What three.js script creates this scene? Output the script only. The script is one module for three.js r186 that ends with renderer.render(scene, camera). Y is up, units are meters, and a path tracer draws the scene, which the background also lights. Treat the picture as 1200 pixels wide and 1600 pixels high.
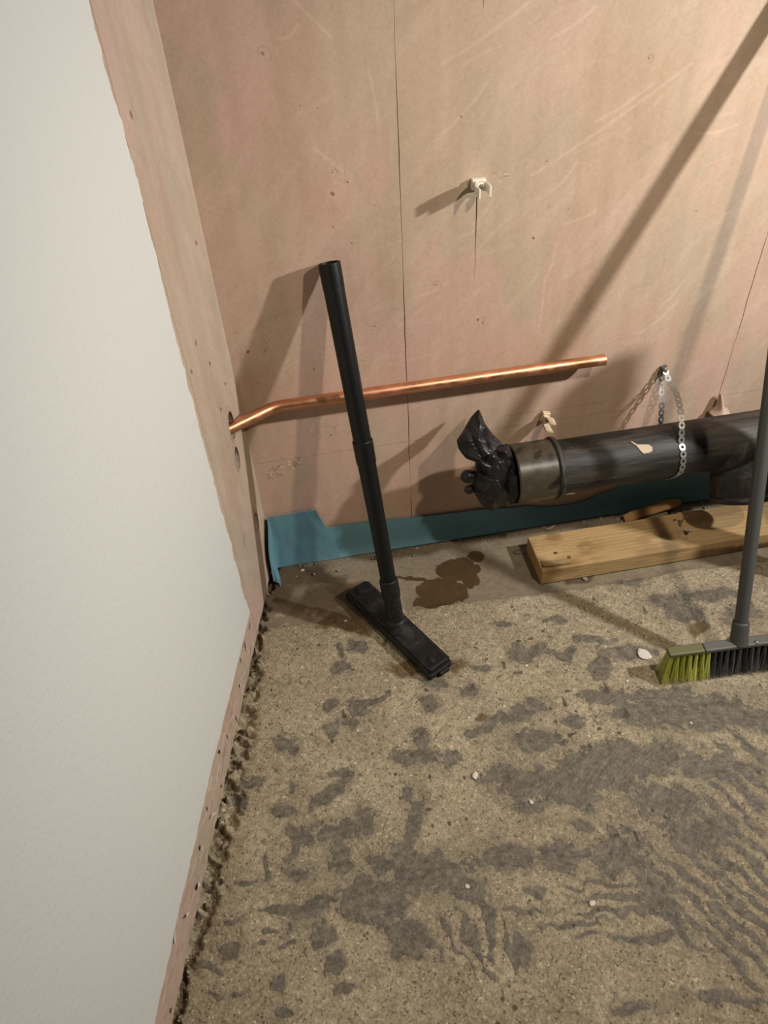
import * as THREE from 'three';
import { mergeGeometries, mergeVertices, toCreasedNormals } from 'three/addons/utils/BufferGeometryUtils.js';
import { RoundedBoxGeometry } from 'three/addons/geometries/RoundedBoxGeometry.js';

// ---------------------------------------------------------------- camera, exposure
// Origin: the floor corner between the two walls. Back wall = plane z 0, the left wall leaves the corner at 103 degrees.
const scene = new THREE.Scene();
const camera = new THREE.PerspectiveCamera(2 * Math.atan(800 / 1202) * 180 / Math.PI, 1200 / 1600, 0.02, 30);
camera.position.set(0.0962, 1.15, 1.1133);
camera.rotation.order = 'YXZ';
camera.rotation.set(-43.2117 * Math.PI / 180, -7.0453 * Math.PI / 180, -3.9348 * Math.PI / 180);
const renderer = new THREE.WebGLRenderer();
renderer.toneMapping = THREE.LinearToneMapping;
renderer.toneMappingExposure = 0.77;
renderer.shadowMap.enabled = true;
scene.background = new THREE.Color(0x000000);
// The two heads of a work light on a tripod stand to the right of the camera (built at the end, each with its spot light).
const LAMP_A = { at: [1.58, 1.20, 0.66], aim: [0.24, 0.46, 0.08], angle: 0.86, cd: 9.6, colour: [1.0, 0.985, 0.955] };
const LAMP_B = { at: [0.875, 1.42, 0.86], aim: [0.42, 0.16, 0.25], angle: 0.92, cd: 3.7, colour: [1.0, 0.87, 0.70] };

// ---------------------------------------------------------------- helpers
const rngOf = (s) => () => { s = (s + 0x6d2b79f5) | 0; let t = Math.imul(s ^ (s >>> 15), 1 | s); t = (t + Math.imul(t ^ (t >>> 7), 61 | t)) ^ t; return ((t ^ (t >>> 14)) >>> 0) / 4294967296; };
const rnd = rngOf(77);
const PERM = new Uint8Array(512), VAL = new Float32Array(256);
{ const r = rngOf(5); const p = [...Array(256).keys()]; for (let i = 255; i > 0; i--) { const j = Math.floor(r() * (i + 1)); [p[i], p[j]] = [p[j], p[i]]; } for (let i = 0; i < 512; i++) PERM[i] = p[i & 255]; for (let i = 0; i < 256; i++) VAL[i] = r(); }
function vn(x, y) {                                                  // value noise, 0..1
  const xi = Math.floor(x), yi = Math.floor(y); let fx = x - xi, fy = y - yi;
  fx = fx * fx * (3 - 2 * fx); fy = fy * fy * (3 - 2 * fy);
  const X = xi & 255, Y = yi & 255, a = PERM[X] + Y, b = PERM[(X + 1) & 255] + Y;
  const v0 = VAL[PERM[a & 511]], v1 = VAL[PERM[b & 511]], v2 = VAL[PERM[(a + 1) & 511]], v3 = VAL[PERM[(b + 1) & 511]];
  return (v0 + (v1 - v0) * fx) * (1 - fy) + (v2 + (v3 - v2) * fx) * fy;
}
function fbm(x, y, o = 4) { let s = 0, a = 0.5, n = 0; for (let i = 0; i < o; i++) { s += a * vn(x, y); n += a; a *= 0.5; x = x * 2.03 + 17.1; y = y * 2.03 + 9.7; } return s / n; }
const v3n = (x, y, z) => (vn(x + z * 0.71, y - z * 0.37) + vn(y + 31.7 + x * 0.23, z + 11.3) + vn(z + 57.1 - y * 0.31, x + 83.9)) / 3;
const sst = (a, b, x) => { const t = Math.min(1, Math.max(0, (x - a) / (b - a))); return t * t * (3 - 2 * t); };
const mix = (a, b, t) => a + (b - a) * t;
const mix3 = (a, b, t) => [mix(a[0], b[0], t), mix(a[1], b[1], t), mix(a[2], b[2], t)];
const V = (x, y, z) => new THREE.Vector3(x, y, z);

function tex(w, h, fn, srgb = true) {                               // fn(u, v, out) writes 0..255
  const d = new Uint8Array(w * h * 4), o = [0, 0, 0];
  for (let j = 0, k = 0; j < h; j++) for (let i = 0; i < w; i++, k += 4) { fn((i + 0.5) / w, (j + 0.5) / h, o); d[k] = Math.max(0, Math.min(255, o[0])); d[k + 1] = Math.max(0, Math.min(255, o[1])); d[k + 2] = Math.max(0, Math.min(255, o[2])); d[k + 3] = 255; }
  const t = new THREE.DataTexture(d, w, h, THREE.RGBAFormat);
  t.magFilter = THREE.LinearFilter; t.minFilter = THREE.LinearFilter; t.wrapS = t.wrapT = THREE.MirroredRepeatWrapping;
  if (srgb) t.colorSpace = THREE.SRGBColorSpace;
  t.needsUpdate = true; return t;
}
const grey = (w, h, fn) => tex(w, h, (u, v, o) => { o[0] = o[1] = o[2] = 255 * fn(u, v); }, false);
const std = (p) => new THREE.MeshPhysicalMaterial({ roughness: 0.7, metalness: 0, side: THREE.DoubleSide, ...p });

const used = {};
function numbered(n) { const k = used[n] = (used[n] ?? -1) + 1; return k ? n + '_' + String(k).padStart(3, '0') : n; }
function mesh(name, geo, mat, parent) {
  const m = new THREE.Mesh(Array.isArray(geo) ? merge(geo) : geo, mat);
  m.name = parent ? name : numbered(name); m.castShadow = m.receiveShadow = true; (parent || scene).add(m); return m;
}
function merge(list) { return mergeGeometries(list.map((g) => { g = g.index ? g.toNonIndexed() : g; for (const k of Object.keys(g.attributes)) if (!['position', 'normal', 'uv'].includes(k)) g.deleteAttribute(k); if (!g.attributes.uv) g.setAttribute('uv', new THREE.BufferAttribute(new Float32Array(g.attributes.position.count * 2), 2)); return g; })); }
function thing(name, label, category, group, at = [0, 0, 0]) { const o = new THREE.Group(); o.name = numbered(name); o.position.set(...at); scene.add(o); return tag(o, label, category, group); }
function tag(o, label, category, group) { o.userData.label = label; o.userData.category = category; if (group) o.userData.group = group; return o; }
function struct(o, label, category) { o.userData.kind = 'structure'; o.userData.label = label; o.userData.category = category; return o; }
function planar(geo, f) { const p = geo.attributes.position, uv = new Float32Array(p.count * 2); for (let i = 0; i < p.count; i++) { const q = f(p.getX(i), p.getY(i), p.getZ(i)); uv[2 * i] = q[0]; uv[2 * i + 1] = q[1]; } geo.setAttribute('uv', new THREE.BufferAttribute(uv, 2)); return geo; }
const box = (x0, x1, y0, y1, z0, z1) => new THREE.BoxGeometry(x1 - x0, y1 - y0, z1 - z0).translate((x0 + x1) / 2, (y0 + y1) / 2, (z0 + z1) / 2);
function cyl(a, b, r0, r1, seg = 24, open = false) {                 // from a to b, r0 at a, r1 at b
  const d = b.clone().sub(a), g = new THREE.CylinderGeometry(r1, r0, d.length(), seg, 1, open);
  g.translate(0, d.length() / 2, 0); g.applyQuaternion(new THREE.Quaternion().setFromUnitVectors(V(0, 1, 0), d.normalize())); return g.translate(a.x, a.y, a.z);
}
function lathe(pts, a, dir, seg = 40) {                              // pts [radius, distance along dir from a]
  const g = new THREE.LatheGeometry(pts.map((p) => new THREE.Vector2(p[0], p[1])), seg);
  g.applyQuaternion(new THREE.Quaternion().setFromUnitVectors(V(0, 1, 0), dir.clone().normalize())); return g.translate(a.x, a.y, a.z);
}
function grid(nu, nv, f) {                                           // parametric surface
  const p = [], uv = [], ix = [];
  for (let j = 0; j <= nv; j++) for (let i = 0; i <= nu; i++) { const q = f(i / nu, j / nv); p.push(q.x, q.y, q.z); uv.push(i / nu, j / nv); }
  for (let j = 0; j < nv; j++) for (let i = 0; i < nu; i++) { const a = j * (nu + 1) + i, b = a + 1, c = a + nu + 1, d = c + 1; ix.push(a, b, d, a, d, c); }
  const g = new THREE.BufferGeometry(); g.setAttribute('position', new THREE.Float32BufferAttribute(p, 3)); g.setAttribute('uv', new THREE.Float32BufferAttribute(uv, 2)); g.setIndex(ix); g.computeVertexNormals(); return g;
}
function sheet(nu, nv, f, t) {                                       // parametric surface with thickness t (two skins and a rim)
  const g = grid(nu, nv, f), p = g.attributes.position, n = g.attributes.normal;
  const at = (i, j, s) => { const k = j * (nu + 1) + i; return V(p.getX(k) + n.getX(k) * s, p.getY(k) + n.getY(k) * s, p.getZ(k) + n.getZ(k) * s); };
  const skin = (s) => grid(nu, nv, (u, v) => at(Math.round(u * nu), Math.round(v * nv), s));
  const rim = (n_, q) => grid(n_, 1, (u, v) => { const [i, j] = q(Math.round(u * n_)); return at(i, j, v ? t / 2 : -t / 2); });
  return merge([skin(-t / 2), skin(t / 2), rim(nu, (i) => [i, 0]), rim(nu, (i) => [i, nv]), rim(nv, (j) => [0, j]), rim(nv, (j) => [nu, j])]);
}
// ---------------------------------------------------------------- floor
// patches of grey levelling compound left on the screed, damp marks, and brown stains with corner shade painted in: [x, z, axis 1, axis 2] in metres
const PATCHES = [[0.1115,0.2447,0.0116,0.0024,-0.0023,0.0172],[0.104,0.2836,0.0136,0.0028,-0.0025,0.0193],[0.1427,0.2438,0.0151,0.0032,-0.0024,0.0158],[0.0685,0.3577,0.0131,0.0027,-0.0015,0.0127],[0.1181,0.3718,0.0239,0.0049,-0.0015,0.01],[0.1,0.3974,0.0192,0.0039,-0.002,0.0146],[0.0662,0.4054,0.0128,0.0026,-0.002,0.0169],[-0.0093,0.4145,0.0169,0.0034,-0.001,0.013],[0.0073,0.4334,0.0094,0.0019,-0.0012,0.0139],[-0.0667,0.4782,0.0142,0.0028,-0.0005,0.0099],[-0.083,0.5054,0.012,0.0024,-0.0005,0.0149],[-0.0024,0.4986,0.006,0.0012,-0.001,0.0118],[-0.0183,0.533,0.0148,0.0029,-0.0009,0.0113],[0.0697,0.4896,0.0152,0.003,-0.0011,0.0087],[0.0037,0.5761,0.0211,0.0041,-0.0012,0.0127],[0.0457,0.5773,0.0288,0.0056,-0.0016,0.0137],[0.0968,0.5721,0.027,0.0053,-0.0039,0.0258],[-0.0012,0.6292,0.0204,0.0039,-0.001,0.011],[-0.008,0.5984,0.0095,0.0018,-0.0015,0.0171],[-0.0559,0.614,0.0075,0.0014,-0.0009,0.0167],[-0.0848,0.6307,0.0185,0.0035,-0.0002,0.0064],[0.0802,0.6829,0.0342,0.0065,-0.0044,0.0292],[0.1095,0.6402,0.0185,0.0036,-0.0021,0.0128],[0.0198,0.7203,0.0157,0.003,-0.0018,0.0163],[0.0349,0.7635,0.0136,0.0025,-0.0018,0.0138],[-0.0421,0.7647,0.0076,0.0014,-0.0008,0.0114],[-0.0405,0.8003,0.0116,0.0021,-0.0005,0.0072],[0.0433,0.7913,0.0117,0.0022,-0.0008,0.0059],[0.426,0.3223,0.0247,0.0052,-0.0058,0.0189],[0.46,0.3208,0.0202,0.0042,-0.0035,0.0108],[0.3531,0.3369,0.0267,0.0056,-0.0025,0.0093],[0.3185,0.3802,0.0141,0.0029,-0.0029,0.0113],[0.2432,0.387,0.0162,0.0033,-0.0032,0.0149],[0.2567,0.3513,0.022,0.0046,-0.0023,0.0104],[0.2042,0.4835,0.0459,0.0092,-0.0032,0.0156],[0.2165,0.4601,0.0104,0.0021,-0.0039,0.0183],[0.2535,0.5003,0.0142,0.0028,-0.0036,0.0153],[0.4745,0.4698,0.0207,0.0042,-0.005,0.0138],[0.4011,0.4913,0.049,0.0099,-0.0054,0.0168],[0.3866,0.5681,0.0879,0.0174,-0.0094,0.0285],[0.4939,0.5619,0.0786,0.0157,-0.0131,0.0331],[0.4311,0.6035,0.0344,0.0068,-0.0065,0.0176],[0.326,0.5451,0.0356,0.0071,-0.0054,0.0188],[0.3575,0.5943,0.0211,0.0042,-0.005,0.0157],[0.5496,0.5561,0.1087,0.0218,-0.0135,0.0314],[0.6676,0.4905,0.1235,0.0252,-0.0154,0.0319],[0.5439,0.4358,0.0465,0.0096,-0.0067,0.0168],[0.6292,0.4507,0.0631,0.013,-0.0075,0.0167],[0.5531,0.3674,0.0132,0.0028,-0.011,0.0286],[0.616,0.3593,0.0486,0.0102,-0.0055,0.0131],[0.5655,0.3196,0.0338,0.0071,-0.0042,0.0109],[0.5008,0.338,0.0223,0.0047,-0.0038,0.0107],[0.1766,0.5427,0.0099,0.0019,-0.0037,0.0186],[0.1895,0.6695,0.0565,0.0108,-0.0059,0.0265],[0.1427,0.6419,0.013,0.0025,-0.0041,0.0219],[0.2911,0.6658,0.0421,0.0081,-0.0057,0.0197],[0.1176,0.6918,0.0286,0.0055,-0.0054,0.0307],[0.2329,0.7049,0.025,0.0048,-0.0043,0.0169],[0.3772,0.6843,0.0309,0.006,-0.0068,0.0193],[0.4593,0.6936,0.0416,0.0081,-0.0128,0.0314],[0.3224,0.7194,0.0133,0.0025,-0.0027,0.0083],[0.3808,0.79,0.0152,0.0029,-0.0014,0.0038],[0.3993,0.8764,0.035,0.0065,-0.0025,0.006],[0.5176,0.891,0.0475,0.0088,-0.0034,0.0066],[0.7481,0.2977,0.0343,0.0073,-0.0094,0.0198],[0.8154,0.2643,0.0523,0.0113,-0.0074,0.0147],[0.8504,0.3196,0.0339,0.0073,-0.012,0.0223],[0.727,0.2614,0.0418,0.009,-0.0067,0.0147],[0.676,0.2008,0.0335,0.0073,-0.0052,0.0124],[0.7639,0.5226,0.0608,0.0124,-0.0134,0.0243],[0.8144,0.3867,0.0437,0.0092,-0.0083,0.0155],[0.5123,0.2629,0.0255,0.0054,-0.0035,0.0101],[0.4172,0.2504,0.0186,0.004,-0.0026,0.0087],[0.1365,0.7464,0.0259,0.0049,-0.0047,0.0238],[0.5595,0.6289,0.0568,0.0112,-0.0131,0.0287],[0.5842,0.6842,0.0549,0.0107,-0.0131,0.0268],[0.4217,0.6426,0.0187,0.0036,-0.0028,0.0074],[0.6598,0.595,0.0581,0.0116,-0.0103,0.0201],[0.0493,0.5213,0.0421,-0.0254,0.0048,0.0085],[0.0542,0.6153,-0.0011,0.0401,-0.0132,-0.0012],[0.0063,0.6812,0.0415,-0.0202,0.0065,0.011],[-0.1061,0.6831,0.0174,0.0013,0.0005,0.0052],[-0.0423,0.6789,0.021,-0.003,0.0014,0.0052],[-0.1153,0.7171,0.0201,0.001,0.0007,0.0049],[-0.1338,0.7324,0.0207,0.0016,0.0006,0.0048],[-0.0661,0.7173,0.0106,0.0,0.0005,0.0033],[-0.0269,0.7198,0.0129,-0.0014,0.0008,0.0033],[-0.0548,0.7054,0.0107,-0.001,0.0008,0.0033],[-0.0952,0.7694,0.0148,0.0001,0.0007,0.0038],[-0.1307,0.7696,0.0164,0.0013,0.0005,0.0038],[0.1543,0.3622,0.0253,-0.0039,0.0008,0.0077],[0.3956,0.4337,0.0458,-0.0095,0.0004,0.0119],[0.3412,0.4501,0.0659,-0.0097,0.0001,0.0129],[0.1724,0.6015,-0.0185,0.0503,-0.0118,-0.0043],[0.1777,0.658,-0.0332,0.0215,-0.0072,-0.0106],[0.1987,0.7719,0.0133,0.0445,-0.0042,0.0011],[0.2244,0.7727,0.0102,0.0437,-0.0051,0.0011],[0.2448,0.7569,0.0015,0.0466,-0.0053,0.0003],[0.2687,0.7835,0.0059,0.0431,-0.0043,0.0007],[0.2818,0.7875,-0.0003,0.0275,-0.0079,0.0004],[0.1628,0.7595,0.0116,0.0241,-0.004,0.0016],[0.4246,0.7309,0.0574,0.011,-0.0016,0.0041],[0.4439,0.7496,0.0587,0.0094,-0.0015,0.0041],[0.4266,0.767,0.0764,0.0119,-0.0014,0.004],[0.3601,0.7721,0.0592,0.0069,-0.0011,0.0039],[0.4522,0.8042,0.0412,0.0078,-0.0026,0.006],[0.2913,0.7447,0.0289,0.0018,-0.0005,0.0033],[0.4909,0.7586,0.0133,0.0422,-0.0128,0.0049],[0.7309,0.5924,0.0225,0.0614,-0.0059,0.0033],[0.7052,0.6125,0.024,0.0594,-0.0058,0.0032],[0.6803,0.6321,0.0254,0.0574,-0.0056,0.0032],[0.656,0.6512,0.0268,0.0555,-0.0055,0.0032],[0.6323,0.6697,0.0281,0.0536,-0.0053,0.0031],[0.6093,0.6878,0.0293,0.0518,-0.0051,0.0031],[0.5868,0.7054,0.0305,0.0501,-0.005,0.0031],[0.565,0.7225,0.0315,0.0485,-0.0049,0.003],[0.5437,0.7392,0.0325,0.0469,-0.0047,0.003],[0.5229,0.7555,0.0335,0.0454,-0.0046,0.003],[0.5026,0.7714,0.0344,0.0439,-0.0044,0.0029],[0.4828,0.7869,0.0352,0.0425,-0.0043,0.0029],[0.6608,0.7279,0.0242,0.0485,-0.0047,0.0026],[0.6445,0.7472,0.0243,0.0473,-0.0046,0.0025],[0.6286,0.766,0.0244,0.0461,-0.0045,0.0024],[0.6131,0.7843,0.0245,0.045,-0.0045,0.0024],[0.598,0.8022,0.0246,0.0439,-0.0044,0.0023],[0.5834,0.8195,0.0247,0.0428,-0.0043,0.0022],[0.5691,0.8364,0.0248,0.0418,-0.0042,0.0022],[0.5552,0.8529,0.0248,0.0408,-0.0041,0.0021]];
const WET = [[0.3637,0.0979,0.045,0.0099,-0.0083,0.0337],[0.3215,0.1442,0.0514,0.0111,-0.0074,0.0322],[0.2915,0.1644,0.0315,0.0068,-0.0034,0.0157],[0.381,0.128,0.0197,0.0043,-0.0059,0.023],[0.2819,0.1064,0.0124,0.0027,-0.0014,0.0067],[0.4098,0.0683,0.0178,0.0039,-0.0027,0.0104],[0.2043,0.0266,0.0103,0.0023,-0.0009,0.0054],[0.2642,0.0973,0.02,0.0044,-0.001,0.005]];
const STAINS_AND_SHADE = [[0.1488,0.1775,0.084,0.0179,-0.0059,0.0401],[0.0809,0.1223,0.0739,0.0159,-0.005,0.0454],[0.0501,0.0471,0.0638,0.0139,-0.0035,0.0382],[0.1396,0.1098,0.0496,0.0107,-0.0041,0.0296],[0.2809,0.3106,0.0337,0.007,-0.0043,0.019],[0.5917,0.1653,0.0365,0.008,-0.0059,0.016],[0.754,0.3372,0.0246,0.0052,-0.008,0.0163],[0.2232,0.3056,0.0676,0.0141,-0.0043,0.0217],[0.0191,0.0278,0.036,0.0079,-0.0019,0.0247],[0.0061,0.081,0.0201,0.0043,-0.0024,0.0336],[0.0873,0.064,0.0633,0.0138,-0.0023,0.0206],[0.3158,0.4338,0.0095,0.0019,-0.0022,0.0083],[0.2481,0.2704,0.0069,0.0014,-0.0015,0.0071],[0.1847,0.2437,0.007,0.0015,-0.0015,0.0087]];
const FX0 = -0.4, FW = 1.7, FZ0 = 0, FD = 1.25;
function density(list, nx, nz) {
  const d = new Float32Array(nx * nz);
  for (const [x, z, ax, az, bx, bz] of list) {
    const det = ax * bz - bx * az, ext = Math.max(Math.abs(ax) + Math.abs(bx), Math.abs(az) + Math.abs(bz)) * 1.7;
    for (let j = Math.max(0, Math.floor((z - ext - FZ0) / FD * nz)); j < Math.min(nz, (z + ext - FZ0) / FD * nz); j++)
      for (let i = Math.max(0, Math.floor((x - ext - FX0) / FW * nx)); i < Math.min(nx, (x + ext - FX0) / FW * nx); i++) {
        const dx = FX0 + (i + 0.5) / nx * FW - x, dz = FZ0 + (j + 0.5) / nz * FD - z;
        const s = (dx * bz - bx * dz) / det, t = (ax * dz - az * dx) / det, q = Math.sqrt(s * s + t * t);
        d[j * nx + i] = Math.max(d[j * nx + i], 1 - 0.5 * q);
      }
  }
  return (x, z) => {
    const a = (x - FX0) / FW * nx - 0.5, b = (z - FZ0) / FD * nz - 0.5, i = Math.floor(a), j = Math.floor(b);
    if (i < 0 || j < 0 || i >= nx - 1 || j >= nz - 1) return 0;
    const fx = a - i, fz = b - j, k = j * nx + i;
    return (d[k] * (1 - fx) + d[k + 1] * fx) * (1 - fz) + (d[k + nx] * (1 - fx) + d[k + nx + 1] * fx) * fz;
  };
}
const dPatch = density(PATCHES, 850, 625), dWet = density(WET, 850, 625), dStainShade = density(STAINS_AND_SHADE, 425, 312);
const wallX = (z) => -z * 0.2309;                                     // foot of the left wall at depth z
const fillEdge = (x) => 0.186 + 0.02 * (x - 0.3) + 0.012 * (vn(x * 14, 3.3) - 0.5) + 0.006 * (vn(x * 60, 8.1) - 0.5);
function floorAt(x, z) {
  const wx = (fbm(x * 34, z * 34, 3) - 0.5) * 0.030, wz = (fbm(x * 34 + 40, z * 34 + 7, 3) - 0.5) * 0.030;
  const k = sst(0.05, 0.75, x * 0.55 + z * 0.75 - 0.1);                 // the screed keeps more compound to the right
  let D = dPatch(x + wx, z + wz) + (fbm(x * 85, z * 85, 3) - 0.5) * 0.42 + (fbm(x * 230, z * 230, 2) - 0.5) * 0.26 + (fbm(x * 9 + 3, z * 9, 2) - 0.5) * 0.22 * k - 0.02;
  D += 0.16 * k * (fbm((x * 0.75 + z * 0.66) * 30, (x * 0.66 - z * 0.75) * 150, 3) - 0.5) * 2;
  D += (vn(x * 520 + 4, z * 520) - 0.5) * 0.07; const patch = sst(0.485, 0.535, D), film = sst(0.30, 0.46, D + 0.10 * k + (fbm(x * 14 + 60, z * 14, 3) - 0.5) * 0.5);
  const fill = 1 - sst(-0.004, 0.004, z - fillEdge(x) + (x < 0.26 ? (fbm(x * 30, z * 30, 3) - 0.35) * 0.14 : 0));
  const wet = sst(0.46, 0.52, dWet(x + wx * 0.8, z + wz * 0.8) + (fbm(x * 70 + 5, z * 70, 3) - 0.5) * 0.30);
  const stainShade = sst(0.42, 0.72, dStainShade(x + wx, z + wz) + (fbm(x * 40 + 9, z * 40, 3) - 0.5) * 0.5);
  const sa = 0.35 + 1.1 * (fbm(x * 3 + 8, z * 3, 2) - 0.5) * 2, sc = Math.cos(sa), ss = Math.sin(sa), streak = 0.55 * fbm((x * sc - z * ss) * 55, (x * ss + z * sc) * 300, 3) + 0.45 * fbm(x * 130 + 8, z * 130, 3);
  return { patch: patch * (1 - 0.7 * fill), film: film * (1 - fill), fill, wet, stainShade, streak };
}
const TW = 2048, TH = 1506;
const fH = new Float32Array(TW * TH), fR = new Uint8Array(TW * TH);
const floorMap = tex(TW, TH, (u, v, o) => {
  const x = FX0 + u * FW, z = FZ0 + v * FD, f = floorAt(x, z), k = Math.floor(v * TH) * TW + Math.floor(u * TW);
  const g1 = fbm(x * 16, z * 16, 4), g2 = vn(x * 420, z * 420), g3 = vn(x * 900, z * 900), g4 = fbm(x * 140 + 3, z * 140, 2);
  let c = mix3([134, 122, 99], [160, 147, 122], g1 * 1.3 - 0.15);
  const gr = (g2 - 0.5) * 34 + (g3 - 0.5) * 34 + (g4 - 0.5) * 30;
  c = [c[0] + gr, c[1] + gr, c[2] + gr * 0.9];
  const rx = x * 0.82 - z * 0.57 + 0.004 * g4, rz = x * 0.57 + z * 0.82 + 0.004 * g1, s1 = 0.7 * vn(rx * 330 + 91, rz * 330) + 0.3 * g3, s2 = vn(rx * 420 + 11, rz * 420 + 50), s3 = 0.65 * vn(rz * 190 + 31, rx * 190 + 5) + 0.35 * g2;
  const lo = 1 - 0.85 * f.fill;
  c = mix3(c, [70, 58, 42], sst(0.74, 0.84, s1) * lo * 0.8); c = mix3(c, [74, 63, 48], sst(0.77, 0.87, s3) * lo * 0.75);
  c = mix3(c, [214, 205, 184], sst(0.87, 0.95, s2) * lo * 0.7); const s4 = 0.7 * vn(rz * 170 + 71, rx * 170 + 25) + 0.3 * g2; c = mix3(c, [206, 196, 172], sst(0.84, 0.9, s4) * lo * 0.75);
  c = mix3(c, [112 + gr * 0.6, 103 + gr * 0.6, 88 + gr * 0.55], f.film * (0.25 + 0.35 * g4));
  const pc = mix3([74, 68, 59], [120, 111, 97], f.streak * 1.5 - 0.25), n = (g3 - 0.5) * 26 + (g2 - 0.5) * 18 + (g4 - 0.5) * 26;
  const crust = fbm(x * 120 + 7, z * 120 + 2, 3);
  c = mix3(c, [pc[0] + n, pc[1] + n, pc[2] + n], f.patch * Math.min(1, 0.55 + 0.75 * crust));
  const fc = mix3([104, 93, 76], [134, 122, 102], fbm(x * 12 + 4, z * 26, 4)), fn = (g2 - 0.5) * 10 + (g4 - 0.5) * 14;
  c = mix3(c, [fc[0] + fn, fc[1] + fn, fc[2] + fn], f.fill * (1 - 0.4 * f.patch) * 0.9);
  c = mix3(c, [c[0] * 0.62, c[1] * 0.54, c[2] * 0.40], f.stainShade * 0.85);  // brown stains, plus shadow painted into the damp corner floor by the vacuum head
  c = mix3(c, [c[0] * 0.60, c[1] * 0.51, c[2] * 0.39], f.wet);
  const pit = sst(0.9, 0.95, vn(x * 75 + 2, z * 75 + 9)) * sst(0.55, 0.7, vn(x * 8, z * 8 + 4));
  c = mix3(c, [66, 56, 44], pit * 0.8);
  o[0] = c[0]; o[1] = c[1]; o[2] = c[2];
  fH[k] = 0.35 + 0.22 * f.patch * (0.6 + 0.8 * f.streak) + (g4 - 0.5) * 0.26 * lo + (g2 - 0.5) * 0.16 * lo - sst(0.80, 0.88, s1) * 0.15 * lo - 0.12 * f.fill - pit * 0.2;
  fR[k] = 255 * (f.wet ? mix(0.82, 0.42, f.wet) : mix(mix(0.86, 0.72, f.patch), 0.66, f.fill * 0.6));
});
const pick = (arr, s) => (u, v) => arr[Math.floor(v * TH) * TW + Math.floor(u * TW)] * s;
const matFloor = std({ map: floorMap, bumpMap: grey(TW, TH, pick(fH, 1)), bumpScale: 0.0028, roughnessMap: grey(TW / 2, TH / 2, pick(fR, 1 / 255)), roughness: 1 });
function floorHeight(x, z) {
  const d = (x - wallX(z)) * 0.974, n = fbm(x * 22, z * 22, 3) - 0.5;
  let y = n * 0.0022;
  if (z < 0.4) y -= 0.0028 * (1 - sst(-0.003, 0.004, z - fillEdge(x))) * (x > 0.24 ? 1 : 0.3);
  const wide = 0.007 + 0.020 * sst(0.22, 0.30, z) * (1 - sst(0.62, 0.75, z)) * (0.55 + 0.9 * vn(z * 38, 2.2));   // broken edge of the screed along the left wall
  const t = 1 - sst(0.55, 1.15, (d + (vn(x * 190, z * 190) - 0.5) * 0.012) / wide);
  y -= t * (0.006 + 0.010 * fbm(x * 130, z * 130, 3));
  y += t * 0.014 * sst(0.56, 0.68, fbm(x * 85 + 3, z * 85, 3));
  return y;
}
{
  const axis = (a, b, lo, hi, fine, coarse) => { const r = []; let t = a; while (t < b - 1e-6) { r.push(t); t += t >= lo && t < hi ? fine : Math.min(coarse, t < lo ? Math.max(fine, lo - t) : coarse); } r.push(b); return r; };
  const xs = axis(-1.0, 2.4, -0.26, 1.1, 0.0036, 0.2), zs = axis(-0.15, 3.0, -0.01, 1.0, 0.0036, 0.2), p = [], uv = [], ix = [], w = xs.length;
  for (const z of zs) for (const x of xs) { p.push(x, floorHeight(x, z), z); uv.push((x - FX0) / FW, (z - FZ0) / FD); }
  for (let j = 0; j < zs.length - 1; j++) for (let i = 0; i < w - 1; i++) { const a = j * w + i; ix.push(a, a + w, a + w + 1, a, a + w + 1, a + 1); }
  const g = new THREE.BufferGeometry(); g.setAttribute('position', new THREE.Float32BufferAttribute(p, 3)); g.setAttribute('uv', new THREE.Float32BufferAttribute(uv, 2)); g.setIndex(ix); g.computeVertexNormals();
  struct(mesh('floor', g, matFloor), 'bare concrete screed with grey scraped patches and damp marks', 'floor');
}

// ---------------------------------------------------------------- plaster walls
const PITS = [[0.12,0.914],[0.159,0.85],[0.182,0.845],[0.193,0.76],[0.214,0.745],[0.191,0.731],[0.251,0.707],[0.187,0.683],[0.213,0.655],[0.14,0.705],[0.017,0.533],[0.03,0.496],[0.119,0.531],[0.239,0.512],[0.132,0.447],[0.378,0.815],[0.508,0.742],[0.517,0.675],[0.497,0.628],[0.549,0.667],[0.64,0.863],[0.762,0.639],[0.725,0.564],[0.912,0.319],[0.831,0.438],[0.413,0.498],[0.422,0.491],[0.341,0.571],[0.054,0.269],[0.037,0.243],[0.074,0.256],[0.062,0.254],[0.077,0.227],[0.021,0.23],[0.131,0.343],[0.147,0.305],[0.122,0.28]];
const LINES = [[0.351,0.882,0.467,0.944],[0.486,0.724,0.704,0.851],[0.381,0.644,0.411,0.661],[0.734,0.476,0.774,0.53],[0.708,0.43,0.767,0.484],[0.401,0.662,0.429,0.697],[0.519,0.458,0.522,0.552],[0.351,0.795,0.412,0.853],[0.167,0.967,0.21,0.923],[0.146,0.928,0.168,0.941],[0.253,0.883,0.262,0.82],[0.497,0.899,0.554,0.93],[0.574,0.789,0.652,0.831],[0.736,0.756,0.794,0.763],[0.544,0.645,0.593,0.659],[0.309,0.553,0.362,0.574],[0.171,0.797,0.212,0.758],[0.518,0.697,0.553,0.735],[0.522,0.552,0.537,0.615]];
const WW = 1.25, WH = 1.15;                                          // metres covered by the wall texture
function plasterCanvas(w, h, draw) { const c = document.createElement('canvas'); c.width = w; c.height = h; const x = c.getContext('2d'); x.fillStyle = '#808080'; x.fillRect(0, 0, w, h); draw(x, w, h); return x.getImageData(0, 0, w, h).data; }
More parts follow.
